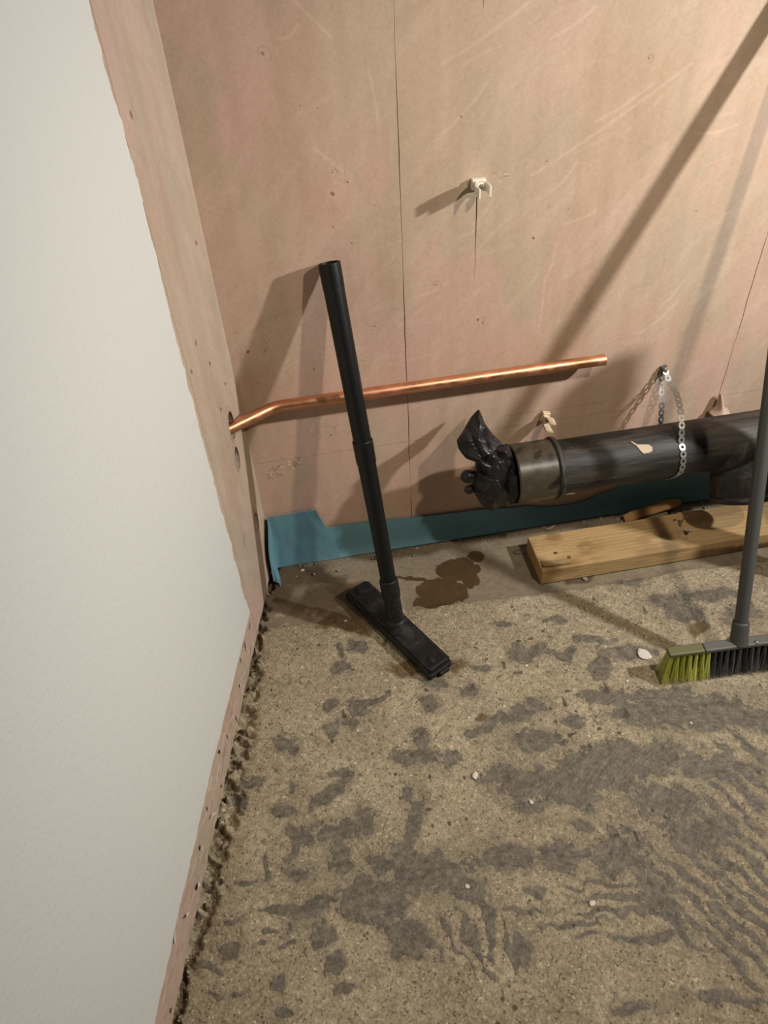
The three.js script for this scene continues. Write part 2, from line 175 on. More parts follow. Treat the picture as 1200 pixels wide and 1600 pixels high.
function plaster(w, h, seed, marks, tone = [0, 0, 0]) {                                // returns { map, bump }
  const ov = marks, H = new Float32Array(w * h), sx = seed * 13.7;
  const map = tex(w, h, (u, v, o) => {
    const x = u * WW, y = v * WH, k = Math.floor(v * h) * w + Math.floor(u * w);
    const big = fbm(x * 4.2 + sx, y * 3.4, 4), mid = fbm(x * 15 + sx, y * 9 + 4, 4), dg = fbm((x * 0.62 + y * 0.78) * 9 + sx, (x * 0.78 - y * 0.62) * 46, 4), vt = fbm(x * 60 + sx, y * 7, 3);
    let c = mix3([188, 163, 142], [193, 162, 145], sst(0.35, 0.65, big));
    c = mix3(c, [181, 161, 139], sst(0.46, 0.66, mid) * 0.8);
    c = mix3(c, [199, 177, 156], sst(0.54, 0.74, dg) * 0.3);
    c = mix3(c, [172, 143, 119], sst(0.55, 0.75, fbm(x * 9 + 40 + sx, y * 5, 4)) * 0.35);
    const f = (vn(x * 700, y * 700) - 0.5) * 7 + (vt - 0.5) * 12 + (vn(x * 240, y * 240) - 0.5) * 6;
    const m = ov ? (ov[(((h - 1 - Math.floor(v * h)) * w) + Math.floor(u * w)) * 4] - 128) : 0;
    o[0] = c[0] + f + m * 0.9 + tone[0]; o[1] = c[1] + f + m * 0.95 + tone[1]; o[2] = c[2] + f + m + tone[2];
    H[k] = 0.5 + (dg - 0.5) * 0.5 + (mid - 0.5) * 0.35 + (vn(x * 300, y * 300) - 0.5) * 0.05 + m / 300;
  });
  return { map, bumpMap: grey(w >> 1, h >> 1, (u, v) => H[Math.floor(v * h) * w + Math.floor(u * w)]) };
}
const PW = 1792, PH = 1648;
const backMarks = plasterCanvas(PW, PH, (g, w, h) => {
  const X = (x) => x / WW * w, Y = (y) => h - y / WH * h, r = rngOf(3);
  g.lineCap = 'round';
  for (let i = 0; i < 260; i++) {                                     // trowel skims, mostly rising to the right
    const x = r() * WW, y = 0.28 + r() * 0.85, a = 0.5 + (r() - 0.5) * 0.9, L = 0.02 + r() * 0.1;
    g.strokeStyle = `rgba(${r() < 0.7 ? '225,225,225' : '70,70,70'},${0.02 + r() * 0.035})`; g.lineWidth = 2 + r() * r() * 22;
    g.beginPath(); g.moveTo(X(x), Y(y)); g.quadraticCurveTo(X(x + L * 0.5 * Math.cos(a)), Y(y + L * 0.6 * Math.sin(a)), X(x + L * Math.cos(a)), Y(y + L * Math.sin(a))); g.stroke();
  }
  for (const [x0, y0, x1, y1] of LINES) { for (const [al, lw_] of [[0.05, 9], [0.05, 4], [0.05, 1.6]]) { g.strokeStyle = `rgba(215,215,215,${al})`; g.lineWidth = lw_; g.beginPath(); g.moveTo(X(x0), Y(y0)); g.quadraticCurveTo(X((x0 + x1) / 2 + 0.004), Y((y0 + y1) / 2 - 0.006), X(x1), Y(y1)); g.stroke(); } }
  for (const [x, y] of PITS) { const s = 0.5 + r() * r() * 1.4; g.fillStyle = `rgba(40,36,32,${0.35 + r() * 0.4})`; g.beginPath(); g.ellipse(X(x), Y(y), 2.0 * s, 3.0 * s, r() * 3, 0, 7); g.fill(); if (r() < 0.25) { g.strokeStyle = 'rgba(70,60,50,0.35)'; g.lineWidth = 1.5; g.beginPath(); g.ellipse(X(x) + 3, Y(y) + 1, 6 * s + 2, 8 * s + 2, r() * 3, 0.4, 5); g.stroke(); } }
  g.strokeStyle = 'rgba(60,52,46,0.5)'; g.lineWidth = 1.6;              // pencil line above the board joint
  g.beginPath(); g.moveTo(X(0.473), Y(0.291)); g.lineTo(X(0.667), Y(0.291)); g.stroke();
  for (const [cx, cy, n, s] of [[0.074, 0.252, 60, 0.013], [0.036, 0.238, 70, 0.018], [0.135, 0.315, 12, 0.03], [0.06, 0.47, 14, 0.05], [0.195, 0.75, 10, 0.02], [0.415, 0.495, 8, 0.01], [0.44, 0.727, 6, 0.01]])   // torn paper and scuffs
    for (let i = 0; i < n; i++) { const a = r() * 6.3, q = s * Math.sqrt(r()), l = 0.002 + r() * 0.006, b = r() * 6.3; g.strokeStyle = `rgba(${r() < 0.65 ? '50,40,30' : '205,200,190'},${0.15 + r() * 0.4})`; g.lineWidth = 1 + r() * 1.6; g.beginPath(); g.moveTo(X(cx + q * Math.cos(a)), Y(cy + q * Math.sin(a))); g.lineTo(X(cx + q * Math.cos(a) + l * Math.cos(b)), Y(cy + q * Math.sin(a) + l * Math.sin(b))); g.stroke(); }
});
const backTex = plaster(PW, PH, 1, backMarks);
const matBack = std({ map: backTex.map, bumpMap: backTex.bumpMap, bumpScale: 0.0010, roughness: 0.6, specularIntensity: 0.35 });
const leftMarks = plasterCanvas(1024, 942, (g, w, h) => {
  const X = (u) => u / WW * w, Y = (y) => h - y / WH * h, r = rngOf(8);
  for (const [u, y] of [[0.136, 0.599], [0.1, 0.542], [0.161, 0.901], [0.052, 0.474], [0.1, 0.459], [0.18, 0.58], [0.04, 0.7]]) { g.fillStyle = 'rgba(45,38,32,0.6)'; g.beginPath(); g.ellipse(X(u), Y(y), 2.5, 4, r(), 0, 7); g.fill(); }
  for (let i = 0; i < 260; i++) { const u = 0.2 + r() * 0.9, y = r() * 0.095, l = 0.004 + r() * 0.03, a = (r() - 0.5) * 0.8; g.strokeStyle = `rgba(${r() < 0.5 ? '70,58,50' : '196,186,178'},${0.12 + r() * 0.3})`; g.lineWidth = 1 + r() * 4; g.beginPath(); g.moveTo(X(u), Y(y)); g.lineTo(X(u + l * Math.cos(a)), Y(y + l * Math.sin(a))); g.stroke(); }
});
const leftTex = plaster(1024, 942, 4, leftMarks, [-14, -8, -4]);
const matLeft = std({ map: leftTex.map, bumpMap: leftTex.bumpMap, bumpScale: 0.0012, roughness: 0.66, specularIntensity: 0.5 });
const matCore = std({ color: new THREE.Color(0.40, 0.34, 0.28), roughness: 0.95 });
const matPaint = std({ color: new THREE.Color(0.605, 0.62, 0.595), roughness: 0.55, bumpMap: grey(1024, 1024, (u, v) => 0.5 + (vn(u * 190, v * 190) - 0.5) * 0.5 + (fbm(u * 40, v * 40, 3) - 0.5) * 0.5), bumpScale: 0.0005 });
matPaint.bumpMap.repeat.set(1.6, 1.6);

function extrude(shape, depth, uvf, bevel = 0) {
  const g = new THREE.ExtrudeGeometry(shape, { depth, bevelEnabled: bevel > 0, bevelSize: bevel, bevelThickness: bevel, bevelSegments: 1, bevelOffset: -bevel, curveSegments: 14 });
  return planar(g, uvf);
}
// Plasterboards of the back wall, 12 mm thick, butted with hairline gaps whose edges wander.
const wallBack = struct(new THREE.Group(), 'bare pink plastered wall with board joints behind the copper pipe', 'wall');
wallBack.name = 'wall_back'; scene.add(wallBack);
mesh('wall_core', box(-0.3, 2.5, -0.05, 2.5, -0.20, -0.042), matCore, wallBack);
{
  const vJ = (x, y) => x + 0.0016 * (vn(y * 21, x * 50) - 0.5) + 0.0009 * (vn(y * 90, x * 9) - 0.5), hJ = (y, x) => y + 0.0012 * (vn(x * 16, y * 40) - 0.5);
  const gv = (y) => 0.0003 + 0.0011 * sst(0.3, 0.62, vn(y * 13, 5.5)), gh = (x) => 0.0007 + 0.0008 * vn(x * 20, 1.7);
  const cols = [-0.06, 0.2895, 0.898, 1.5, 2.4], rows = [0.004, 0.2645, 2.45];
  const slits = [[0.4045, 0.715, 0.572, 0.0011], [0.4045, 1.0, 0.938, 0.0012], [0.4255, 1.0, 0.943, 0.0010]];
  for (let c = 0; c < 4; c++) for (let q = 0; q < 2; q++) {
    const s = new THREE.Shape(), pts = [], n = 60, m = 40;
    const x0 = (y) => (c ? vJ(cols[c], y) + gv(y) / 2 : cols[0]), x1 = (y) => (c < 3 ? vJ(cols[c + 1], y) - gv(y) / 2 : cols[4]);
    const y0 = (x) => (q ? hJ(rows[1], x) + gh(x) / 2 : rows[0]), y1 = (x) => (q ? rows[2] : hJ(rows[1], x) - gh(x) / 2);
    const ya = rows[q], yb = Math.min(rows[q + 1], 1.2), ys = []; for (let i = 0; i <= n; i++) ys.push(mix(ya, yb, i / n)); if (q) ys.push(rows[2]);
    const xs = []; for (let i = 1; i < m; i++) xs.push(mix(cols[c], cols[c + 1], i / m));
    ys.forEach((y, i) => pts.push([x0(y), i === 0 ? y0(x0(y)) : i === ys.length - 1 ? y1(x0(y)) : y]));
    xs.forEach((x) => pts.push([x, y1(x)]));
    [...ys].reverse().forEach((y, i) => pts.push([x1(y), i === 0 ? y1(x1(y)) : i === ys.length - 1 ? y0(x1(y)) : y]));
    [...xs].reverse().forEach((x) => pts.push([x, y0(x)]));
    s.setFromPoints(pts.map((p) => new THREE.Vector2(...p)));
    if (c === 1 && q) for (const [x, ya_, yb_, hw] of slits) { const h = [], N = 10; for (let i = 0; i <= N; i++) { const t = i / N; h.push(new THREE.Vector2(x - hw * (1 - t * 0.9) + 0.0008 * (vn(t * 6, x * 99) - 0.5), mix(ya_, yb_, t))); } for (let i = N; i >= 0; i--) { const t = i / N; h.push(new THREE.Vector2(x + hw * (1 - t * 0.9) + 0.0008 * (vn(t * 6, x * 99) - 0.5), mix(ya_, yb_, t))); } s.holes.push(new THREE.Path(h)); }
    mesh('plasterboard', extrude(s, 0.012, (x, y) => [x / WW, y / WH]).translate(0, 0, -0.012), matBack, wallBack);
  }
}
// Left wall in its own frame: local x runs towards the corner (0), so a mark u metres from the corner is at x = -u; local z faces the room.
const wallLeft = struct(new THREE.Group(), 'left wall of pink plaster under a torn edge of white paint', 'wall');
wallLeft.name = 'wall_left'; wallLeft.rotation.y = 77 * Math.PI / 180; scene.add(wallLeft);
const leftUV = (x, y) => [-x / WW, y / WH];
mesh('wall_core', box(-3.2, 0.0, -0.05, 2.5, -0.22, -0.058), matCore, wallLeft);
{
  const HOLES = [[0.0695, 0.4055, 0.0145, 0.026], [0.0785, 0.3447, 0.011, 0.0215], [0.0555, 0.175, 0.0105, 0.019]];
  const foot = (u) => 0.012 + 0.005 * (vn(u * 30, 4.4) - 0.5) + 0.008 * (vn(u * 90, 1.4) - 0.5);
  const seam = (y) => 0.1925 + 0.005 * (fbm(y * 7, 2.2, 2) - 0.5) + 0.001 * (vn(y * 70, 3.3) - 0.5);
  const strip = new THREE.Shape(), p = []; const ys = []; for (let i = 0; i <= 60; i++) ys.push(0.012 + i / 60 * 1.1); ys.push(2.45);
  p.push([0.004, 0.012]); p.push([0.004, 2.45]); [...ys].reverse().forEach((y) => p.push([-seam(y) + 0.0004, y]));
  for (let i = 18; i > 0; i--) { const u = 0.19 * i / 19; p.push([-u, foot(u)]); }
  strip.setFromPoints(p.map((a) => new THREE.Vector2(...a)));
  for (const [u, y, rx, ry] of HOLES) { const q = []; for (let i = 0; i < 26; i++) { const a = -i / 26 * 6.2832, k = 1 + 0.16 * (vn(3 + 2 * Math.cos(a) + u * 40, 3 + 2 * Math.sin(a)) - 0.5); q.push(new THREE.Vector2(-u + rx * k * Math.cos(a), y + ry * k * Math.sin(a))); } strip.holes.push(new THREE.Path(q)); }
  mesh('plaster_strip', extrude(strip, 0.026, leftUV).translate(0, 0, -0.026), matLeft, wallLeft);
  const main = new THREE.Shape(), r = []; ys.forEach((y) => r.push([-seam(y) - 0.0004, y])); r.push([-3.2, 2.45]); r.push([-3.2, 0.012]);
  for (let i = 0; i < 130; i++) { const u = 1.1 - i / 130 * 0.9; r.push([-u, foot(u)]); }
  main.setFromPoints(r.map((a) => new THREE.Vector2(...a)));
  mesh('plaster_sheet', extrude(main, 0.026, leftUV).translate(0, 0, -0.026), matLeft, wallLeft);
  // the white paint with its filler, 2 mm proud, broken off in a ragged line
  const EDGE = [[0.204, 1.25], [0.204, 1.016], [0.209, 0.962], [0.203, 0.913], [0.2, 0.859], [0.204, 0.781], [0.208, 0.684], [0.212, 0.54], [0.213, 0.361], [0.214, 0.167], [0.208, 0.094]];
  const LOW = [[0.208, 0.094], [0.29, 0.094], [0.366, 0.097], [0.45, 0.101], [0.531, 0.103], [0.673, 0.097], [0.833, 0.092], [1.1, 0.094], [3.2, 0.094]];
  const lerp = (L, t, ax) => { let i = 0; while (i < L.length - 2 && (ax ? L[i + 1][0] < t : L[i + 1][1] > t)) i++; const a = L[i], b = L[i + 1], k = ax ? (t - a[0]) / (b[0] - a[0]) : (a[1] - t) / (a[1] - b[1]); return ax ? mix(a[1], b[1], k) : mix(a[0], b[0], k); };
  const paint = (off, jag, seed) => {
    const s = new THREE.Shape(), q = [[-3.2, 2.45], [-0.204 - off, 2.45]];
    for (let i = 0; i <= 150; i++) { const y = mix(1.24, 0.1 + off, i / 150); q.push([-lerp(EDGE, y, 0) - off - jag * (vn(y * 42, seed) - 0.5) - jag * 0.6 * (vn(y * 160, seed + 3) - 0.5), y]); }
    for (let i = 0; i <= 170; i++) { const u = mix(0.209 + off * 1.4, 1.15, i / 170); q.push([-u, lerp(LOW, u, 1) + off + jag * 0.8 * (vn(u * 36, seed + 7) - 0.5) + jag * 0.4 * (vn(u * 150, seed + 9) - 0.5)]); }
    q.push([-3.2, 0.094 + off]); s.setFromPoints(q.map((a) => new THREE.Vector2(...a))); return s;
  };
  const filler = mesh('filler_edge', extrude(paint(-0.0050, 0.0080, 2), 0.0012, leftUV), std({ color: new THREE.Color(0.64, 0.585, 0.50), roughness: 0.85 }), wallLeft);
  filler.userData.label = 'broken cream filler edge';
  const pl = mesh('paint_layer', extrude(paint(0.0012, 0.0040, 5), 0.0016, (x, y) => [x, y], 0.0004).translate(0, 0, 0.0012), matPaint, wallLeft);
  pl.userData.label = 'smooth white paint';
  // plugs and torn rims of the old holes
  const matPlug = std({ color: new THREE.Color(0.36, 0.33, 0.28), roughness: 0.9 }), matRim = std({ color: new THREE.Color(0.38, 0.29, 0.22), roughness: 0.9 });
  for (const [u, y, rx, ry] of HOLES.slice(1)) mesh('hole_plug', new THREE.CylinderGeometry(rx * 1.02, rx * 1.02, 0.010, 24).rotateX(Math.PI / 2).scale(1, ry / rx, 1).translate(-u, y, -0.017), matPlug, wallLeft);
  for (const [u, y, rx, ry] of HOLES) mesh('hole_rim', grid(40, 3, (a, b) => { const t = a * 6.28319, k = 1.0 + b * (0.22 + 0.35 * vn(2 + 1.6 * Math.cos(t) + u * 90, 2 + 1.6 * Math.sin(t))); return V(-u + rx * k * Math.cos(t), y + ry * k * Math.sin(t), 0.0002 + 0.0011 * Math.sin(Math.PI * Math.min(1, b + 0.25))); }), matLeft, wallLeft);
  mesh('hole_plug', grid(24, 2, (a, b) => { const t = a * 6.28319; return V(-0.133 + 0.009 * b * Math.cos(t) * (0.8 + 0.5 * vn(2 + Math.cos(t), 2 + Math.sin(t))), 0.2056 + 0.013 * b * Math.sin(t), 0.0007); }), matRim, wallLeft);
  // curled flakes of old paint on the strip under the white edge
  const F = [[0.216, 0.07, 1], [0.261, 0.068, 0], [0.295, 0.076, 1], [0.379, 0.028, 0], [0.428, 0.054, 0], [0.468, 0.077, 1], [0.557, 0.073, 1], [0.553, 0.042, 2], [0.611, 0.065, 0], [0.654, 0.038, 3], [0.736, 0.088, 1], [0.803, 0.032, 0], [0.33, 0.05, 1], [0.5, 0.03, 0], [0.7, 0.06, 1], [0.24, 0.035, 0]], fr = rngOf(21);
  const matFlake = [std({ color: new THREE.Color(0.50, 0.42, 0.36), roughness: 0.8 }), std({ color: new THREE.Color(0.62, 0.58, 0.52), roughness: 0.7 })];
  for (const [u, y, kind] of F) {
    const L = kind === 3 ? 0.024 : kind === 2 ? 0.034 : 0.010 + fr() * 0.014, W = kind === 3 ? 0.009 : kind === 2 ? 0.003 : 0.003 + fr() * 0.004, an = kind === 2 ? 2.2 : 1.57 + (fr() - 0.5) * 1.2, lift = 0.0015 + fr() * 0.003;
    const g = sheet(10, 4, (a, b) => { const w = Math.sin(Math.PI * Math.min(0.97, a + 0.06)) ** 0.6; return V((a - 0.5) * L, (b - 0.5) * W * w, 0.0012 + lift * a * a + 0.0012 * Math.sin(b * 3.1)); }, 0.0005).rotateZ(an).translate(-u, y, 0);
    mesh('paint_flake', g, matFlake[kind === 3 || kind === 2 || fr() < 0.35 ? 1 : 0], wallLeft);
  }
}
// the rest of the room, out of the photograph
const matRoom = std({ color: new THREE.Color(0.26, 0.19, 0.12), roughness: 0.8 });
struct(mesh('wall_right', box(2.3, 2.5, -0.2, 2.5, -0.2, 3.0), matRoom), 'plain plastered wall opposite the white wall', 'wall');
struct(mesh('wall_front', box(-1.0, 2.5, -0.2, 2.5, 2.9, 3.1), matRoom), 'plain plastered wall facing the copper pipe', 'wall');
struct(mesh('ceiling', box(-1.0, 2.5, 2.42, 2.6, -0.2, 3.1), std({ color: new THREE.Color(0.32, 0.26, 0.19), roughness: 0.9 })), 'plain pale ceiling of the stripped room', 'ceiling');
// ---------------------------------------------------------------- copper pipe
const matCopper = std({ color: new THREE.Color(0.93, 0.53, 0.33), metalness: 1, roughness: 0.52, roughnessMap: grey(512, 64, (u, v) => 0.75 + 0.5 * (fbm(u * 60, v * 6, 3) - 0.4)), map: tex(512, 64, (u, v, o) => { const n = fbm(u * 40, v * 5, 4), d = 205 + 50 * n; o[0] = d + 10; o[1] = d - 4; o[2] = d - 8; }) });
{
  const t = thing('copper_pipe', 'bent bare copper pipe running along the pink wall', 'pipe', null, [-0.0156, 0.4008, 0.0677]);
  const P0 = V(-0.034, 0.397, 0.073), P1 = V(0.0590, 0.4045, 0.031), P2 = V(0.6352, 0.4058, 0.0305), R = 0.0098, O = V(-0.0156, 0.4008, 0.0677);
  const d1 = P1.clone().sub(P0).normalize(), d2 = P2.clone().sub(P1).normalize(), pts = [];
  for (let i = 0; i <= 8; i++) pts.push(P0.clone().lerp(P1.clone().addScaledVector(d1, -0.016), i / 8));
  for (let i = 1; i < 10; i++) { const k = i / 10, a = P1.clone().addScaledVector(d1, -0.016 * (1 - k)), b = P1.clone().addScaledVector(d2, 0.016 * k); pts.push(a.lerp(b, k)); }
  for (let i = 0; i <= 30; i++) pts.push(P1.clone().addScaledVector(d2, 0.016).lerp(P2, i / 30));
  const crv = new THREE.CatmullRomCurve3(pts.map((p) => p.clone().sub(O)), false, 'centripetal');
  const outer = new THREE.TubeGeometry(crv, 220, R, 28), inner = new THREE.TubeGeometry(crv, 120, R - 0.0011, 20), e = P2.clone().sub(O);
  const ringG = new THREE.RingGeometry(R - 0.0011, R, 32).applyQuaternion(new THREE.Quaternion().setFromUnitVectors(V(0, 0, 1), d2)).translate(e.x, e.y, e.z);
  mesh('pipe_wall', [outer, inner, ringG], matCopper, t);
  const kink = P1.clone().sub(O);                                    // two ripples where the pipe was bent
  for (const s of [-0.0035, 0.0035]) { const c = kink.clone().addScaledVector(d2, s + 0.002); const g = new THREE.TorusGeometry(R * 0.99, 0.0011, 8, 30, 2.4).rotateZ(-2.3).applyQuaternion(new THREE.Quaternion().setFromUnitVectors(V(0, 0, 1), d1.clone().add(d2).normalize())).translate(c.x, c.y, c.z); mesh('bend_ripple', g, matCopper, t); }
}

// ---------------------------------------------------------------- blue membrane
const matBlue = std({ color: new THREE.Color(0.115, 0.25, 0.305), roughness: 0.62, bumpMap: grey(512, 512, (u, v) => 0.5 + (fbm(u * 50, v * 50, 3) - 0.5)), bumpScale: 0.0004 });
{
  const TOP = [[0.10, 0.08], [0.135, 0.0815], [0.2, 0.078], [0.292, 0.071], [0.42, 0.066], [0.52, 0.055], [0.575, 0.041], [0.61, 0.037], [0.645, 0.040], [0.70, 0.057], [0.75, 0.074], [0.80, 0.092], [0.95, 0.10], [1.3, 0.11]];
  const top = (x) => { let i = 0; while (i < TOP.length - 2 && TOP[i + 1][0] < x) i++; const a = TOP[i], b = TOP[i + 1]; return mix(a[1], b[1], sst(a[0], b[0], x)); };
  const g = sheet(150, 12, (u, v) => { const x = mix(0.10, 1.3, u), h = top(x) * v; const bow = 0.004 * Math.sin(v * 3.14) * (0.5 + vn(x * 12, 2)); return V(x, 0.0015 + h, 0.0028 + bow + 0.012 * (1 - v) ** 6 + 0.003 * v * v * sst(0.45, 0.6, vn(x * 9, 7))); }, 0.0016);
  tag(mesh('membrane_strip', g, matBlue), 'long blue damp proof membrane strip along the foot of the pink wall', 'membrane');
  // folded corner piece: plan runs from the left wall round the corner onto the back wall
  const dirL = V(-0.225, 0, 0.974), plan = [];
  for (let i = 0; i <= 10; i++) plan.push(dirL.clone().multiplyScalar(mix(0.062, 0.012, i / 10)).add(V(mix(0.011, 0.008, i / 10), 0, 0)));
  for (let i = 1; i <= 5; i++) { const k = i / 6; plan.push(V(0.0053, 0, 0.0117).multiplyScalar((1 - k) * (1 - k)).add(V(0.005, 0, 0.008).multiplyScalar(2 * k * (1 - k))).add(V(0.02, 0, 0.0085).multiplyScalar(k * k))); }
  for (let i = 0; i <= 16; i++) plan.push(V(mix(0.02, 0.138, i / 16), 0, 0.0085 - 0.001 * Math.sin(i / 16 * 3.1)));
  const n = plan.length - 1;
  const gc = sheet(n, 16, (u, v) => {
    const k = Math.round(u * n), q = plan[k]; let h, lean = 0;
    if (k <= 10) { const s = k / 10; h = 0.012 + 0.122 * Math.pow(s, 0.34); lean = 0.010 * (1 - s) * (1 - v); } else h = 0.136 - 0.002 * (k - 10) / (n - 10) + 0.0012 * vn(k * 0.9, 3);
    const right = k > 16 ? -0.036 * v * (k - 16) / (n - 16) : 0;
    return V(q.x + lean + right + 0.0015 * Math.sin(v * 5 + k * 0.4), 0.001 + h * v, q.z + 0.006 * (1 - v) ** 4 + 0.002 * (vn(k * 0.5, v * 4) - 0.5));
  }, 0.0018);
  tag(mesh('membrane_corner', gc, matBlue), 'blue membrane piece folded into the corner of the two walls', 'membrane');
}

// ---------------------------------------------------------------- soil pipe
const dusty = (seed, base, dust, amt) => tex(1024, 512, (u, v, o) => {
  const n = fbm(u * 26 + seed, v * 9, 5), s = fbm(u * 60 + seed, v * 30, 4), k = Math.min(1, Math.max(0, sst(0.40, 0.72, n) * amt + sst(0.64, 0.74, s) * 0.35)), f = (vn(u * 480, v * 240) - 0.5) * 9;
  const c = mix3(base, dust, k), w = sst(0.955, 0.985, vn(u * 210 + seed, v * 110)) * 60; o[0] = c[0] + f + w; o[1] = c[1] + f + w; o[2] = c[2] + f + w * 0.9;
});
const matSoil = std({ map: dusty(3, [23, 21, 19], [68, 61, 51], 0.75), roughness: 0.58, bumpMap: grey(512, 256, (u, v) => fbm(u * 60, v * 30, 4)), bumpScale: 0.0006 });
const SY = 0.235, SZ = 0.1, SR = 0.05;
{
  const t = thing('soil_pipe', 'large dusty black plastic soil pipe with a downward branch', 'pipe', null, [0.46, SY - SR, SZ]);
  const o = V(-0.46, SR - SY, -SZ), sh = (g) => g.translate(o.x, o.y, o.z), ax = V(1, 0, 0), at = (x) => V(x, SY, SZ);
  mesh('pipe_body', sh(lathe([[SR - 0.004, 0], [SR, 0], [SR, 0.2], [SR, 0.4], [SR, 0.86], [SR - 0.004, 0.86]], at(0.50), ax, 64)), matSoil, t);
  const cap = document.createElement('canvas'); cap.width = 512; cap.height = 512;
  { const g = cap.getContext('2d'), r = rngOf(12); g.fillStyle = 'rgb(64,58,46)'; g.fillRect(0, 0, 512, 512);
    for (let i = 0; i < 500; i++) { g.fillStyle = `rgba(${r() < 0.5 ? '50,45,35' : '98,90,72'},${r() * 0.25})`; g.beginPath(); g.ellipse(r() * 512, r() * 512, 2 + r() * 22, 2 + r() * 26, r() * 3, 0, 7); g.fill(); }
    for (let i = 0; i < 26; i++) { g.fillStyle = `rgba(20,18,14,${0.4 + r() * 0.4})`; g.beginPath(); g.ellipse(r() * 512, r() * 512, 12 + r() * 14, 20 + r() * 26, 1.2 + (r() - 0.5) * 1.6, 0, 7); g.fill(); } }
  const capT = new THREE.CanvasTexture(cap); capT.colorSpace = THREE.SRGBColorSpace; capT.wrapS = capT.wrapT = THREE.RepeatWrapping;
  const so = mesh('socket', sh(planar(lathe([[0.0505, 0.08], [0.0505, 0.002], [0.0535, 0.0], [0.0545, 0.004], [0.0545, 0.07], [0.0545, 0.082], [0.0515, 0.082]], at(0.457), ax, 64), (x, y, z) => [Math.atan2(y - SY, z - SZ) / 6.28319 * 2, (x - 0.457) / 0.17])), std({ map: capT, roughness: 0.36 }), t);
  so.userData.label = 'dusty smoky socket with finger marks';
  mesh('socket_ring', sh(lathe([[0.05, 0], [0.0565, 0.001], [0.058, 0.005], [0.0565, 0.011], [0.05, 0.013]], at(0.530), ax, 64)), matSoil, t);
  // branch: leaves the pipe forwards and down, ends in a socket above the timber
  const b0 = V(0.895, SY, SZ), bd = V(0.0, -0.84, 0.54).normalize();
  mesh('branch', sh(lathe([[0.049, 0.0], [0.049, 0.03], [0.051, 0.05], [0.0535, 0.06], [0.0545, 0.066], [0.0545, 0.112], [0.0505, 0.114], [0.0495, 0.10], [0.0495, 0.02]], b0, bd, 56)), matSoil, t);
  mesh('branch_gusset', sh(new THREE.SphereGeometry(0.053, 40, 28).scale(1.25, 1.0, 1.0).rotateX(0.5).translate(0.885, SY - 0.012, SZ + 0.008)), matSoil, t);
  mesh('socket_ring', sh(lathe([[0.0535, 0.1], [0.057, 0.101], [0.0575, 0.106], [0.056, 0.112], [0.0505, 0.114]], b0, bd, 56)), matSoil, t);
  mesh('socket_collar', sh(lathe([[0.05, 0], [0.0545, 0.001], [0.0555, 0.004], [0.0555, 0.05], [0.05, 0.052]], at(0.955), ax, 56)), matSoil, t);
  // dried plaster on the pipe: a pale drip, a smear where it meets the wall
  const onPipe = (name, cx, ca, pts, thick, mat) => {
    const s = new THREE.Shape(); s.setFromPoints(pts.map((p) => new THREE.Vector2(...p))); const g = new THREE.ExtrudeGeometry(s, { depth: thick, bevelEnabled: true, bevelSize: 0.0012, bevelThickness: 0.001, bevelSegments: 2, bevelOffset: -0.0012 }), q = g.attributes.position;
    for (let i = 0; i < q.count; i++) { const an = ca + q.getY(i) / SR, rr = SR - 0.001 + q.getZ(i); const x = cx + q.getX(i); q.setXYZ(i, x, SY + rr * Math.sin(an), SZ + rr * Math.cos(an)); } g.computeVertexNormals(); return mesh(name, sh(g), mat, t);
  };
  const matDab = std({ color: new THREE.Color(0.50, 0.40, 0.29), roughness: 0.85 });
  onPipe('plaster_drip', 0.688, 0.93, [[-0.021, 0.018], [-0.017, 0.016], [-0.010, 0.009], [0.0, 0.0075], [0.010, 0.006], [0.016, 0.0], [0.014, -0.007], [0.007, -0.009], [-0.003, -0.009], [-0.007, -0.004], [-0.012, 0.006], [-0.018, 0.013]], 0.0022, matDab).userData.label = 'pale dried plaster drip';
  onPipe('plaster_drip', 0.56, -0.75, [[-0.009, 0.001], [-0.003, 0.003], [0.004, 0.003], [0.009, 0.0], [0.003, -0.003], [-0.006, -0.002]], 0.002, matDab);
}
// plaster pushed out where the wall meets the pipe
{
  const matBlob = matLeft, g = new THREE.SphereGeometry(1, 26, 18), q = g.attributes.position;
  for (let i = 0; i < q.count; i++) { let x = q.getX(i), y = q.getY(i), z = q.getZ(i); const up = Math.max(0, y), k = 1 + 0.35 * (v3n(x * 2 + 4, y * 2, z * 2) - 0.5); q.setXYZ(i, 0.900 + 0.020 * x * k * (1 - 0.88 * Math.sqrt(Math.sqrt(up))) - 0.006 * up, 0.246 + (y > 0 ? 0.040 * y : 0.012 * y) * k - 0.008, 0.010 + (z > 0 ? 0.030 * (1 - 0.8 * Math.sqrt(up)) : 0.010) * z * k); }
  planar(g, (x, y) => [x / WW, y / WH]); g.computeVertexNormals();
  tag(mesh('plaster_lump', g, matBlob), 'pointed lump of plaster squeezed between pink wall and soil pipe', 'plaster');
}
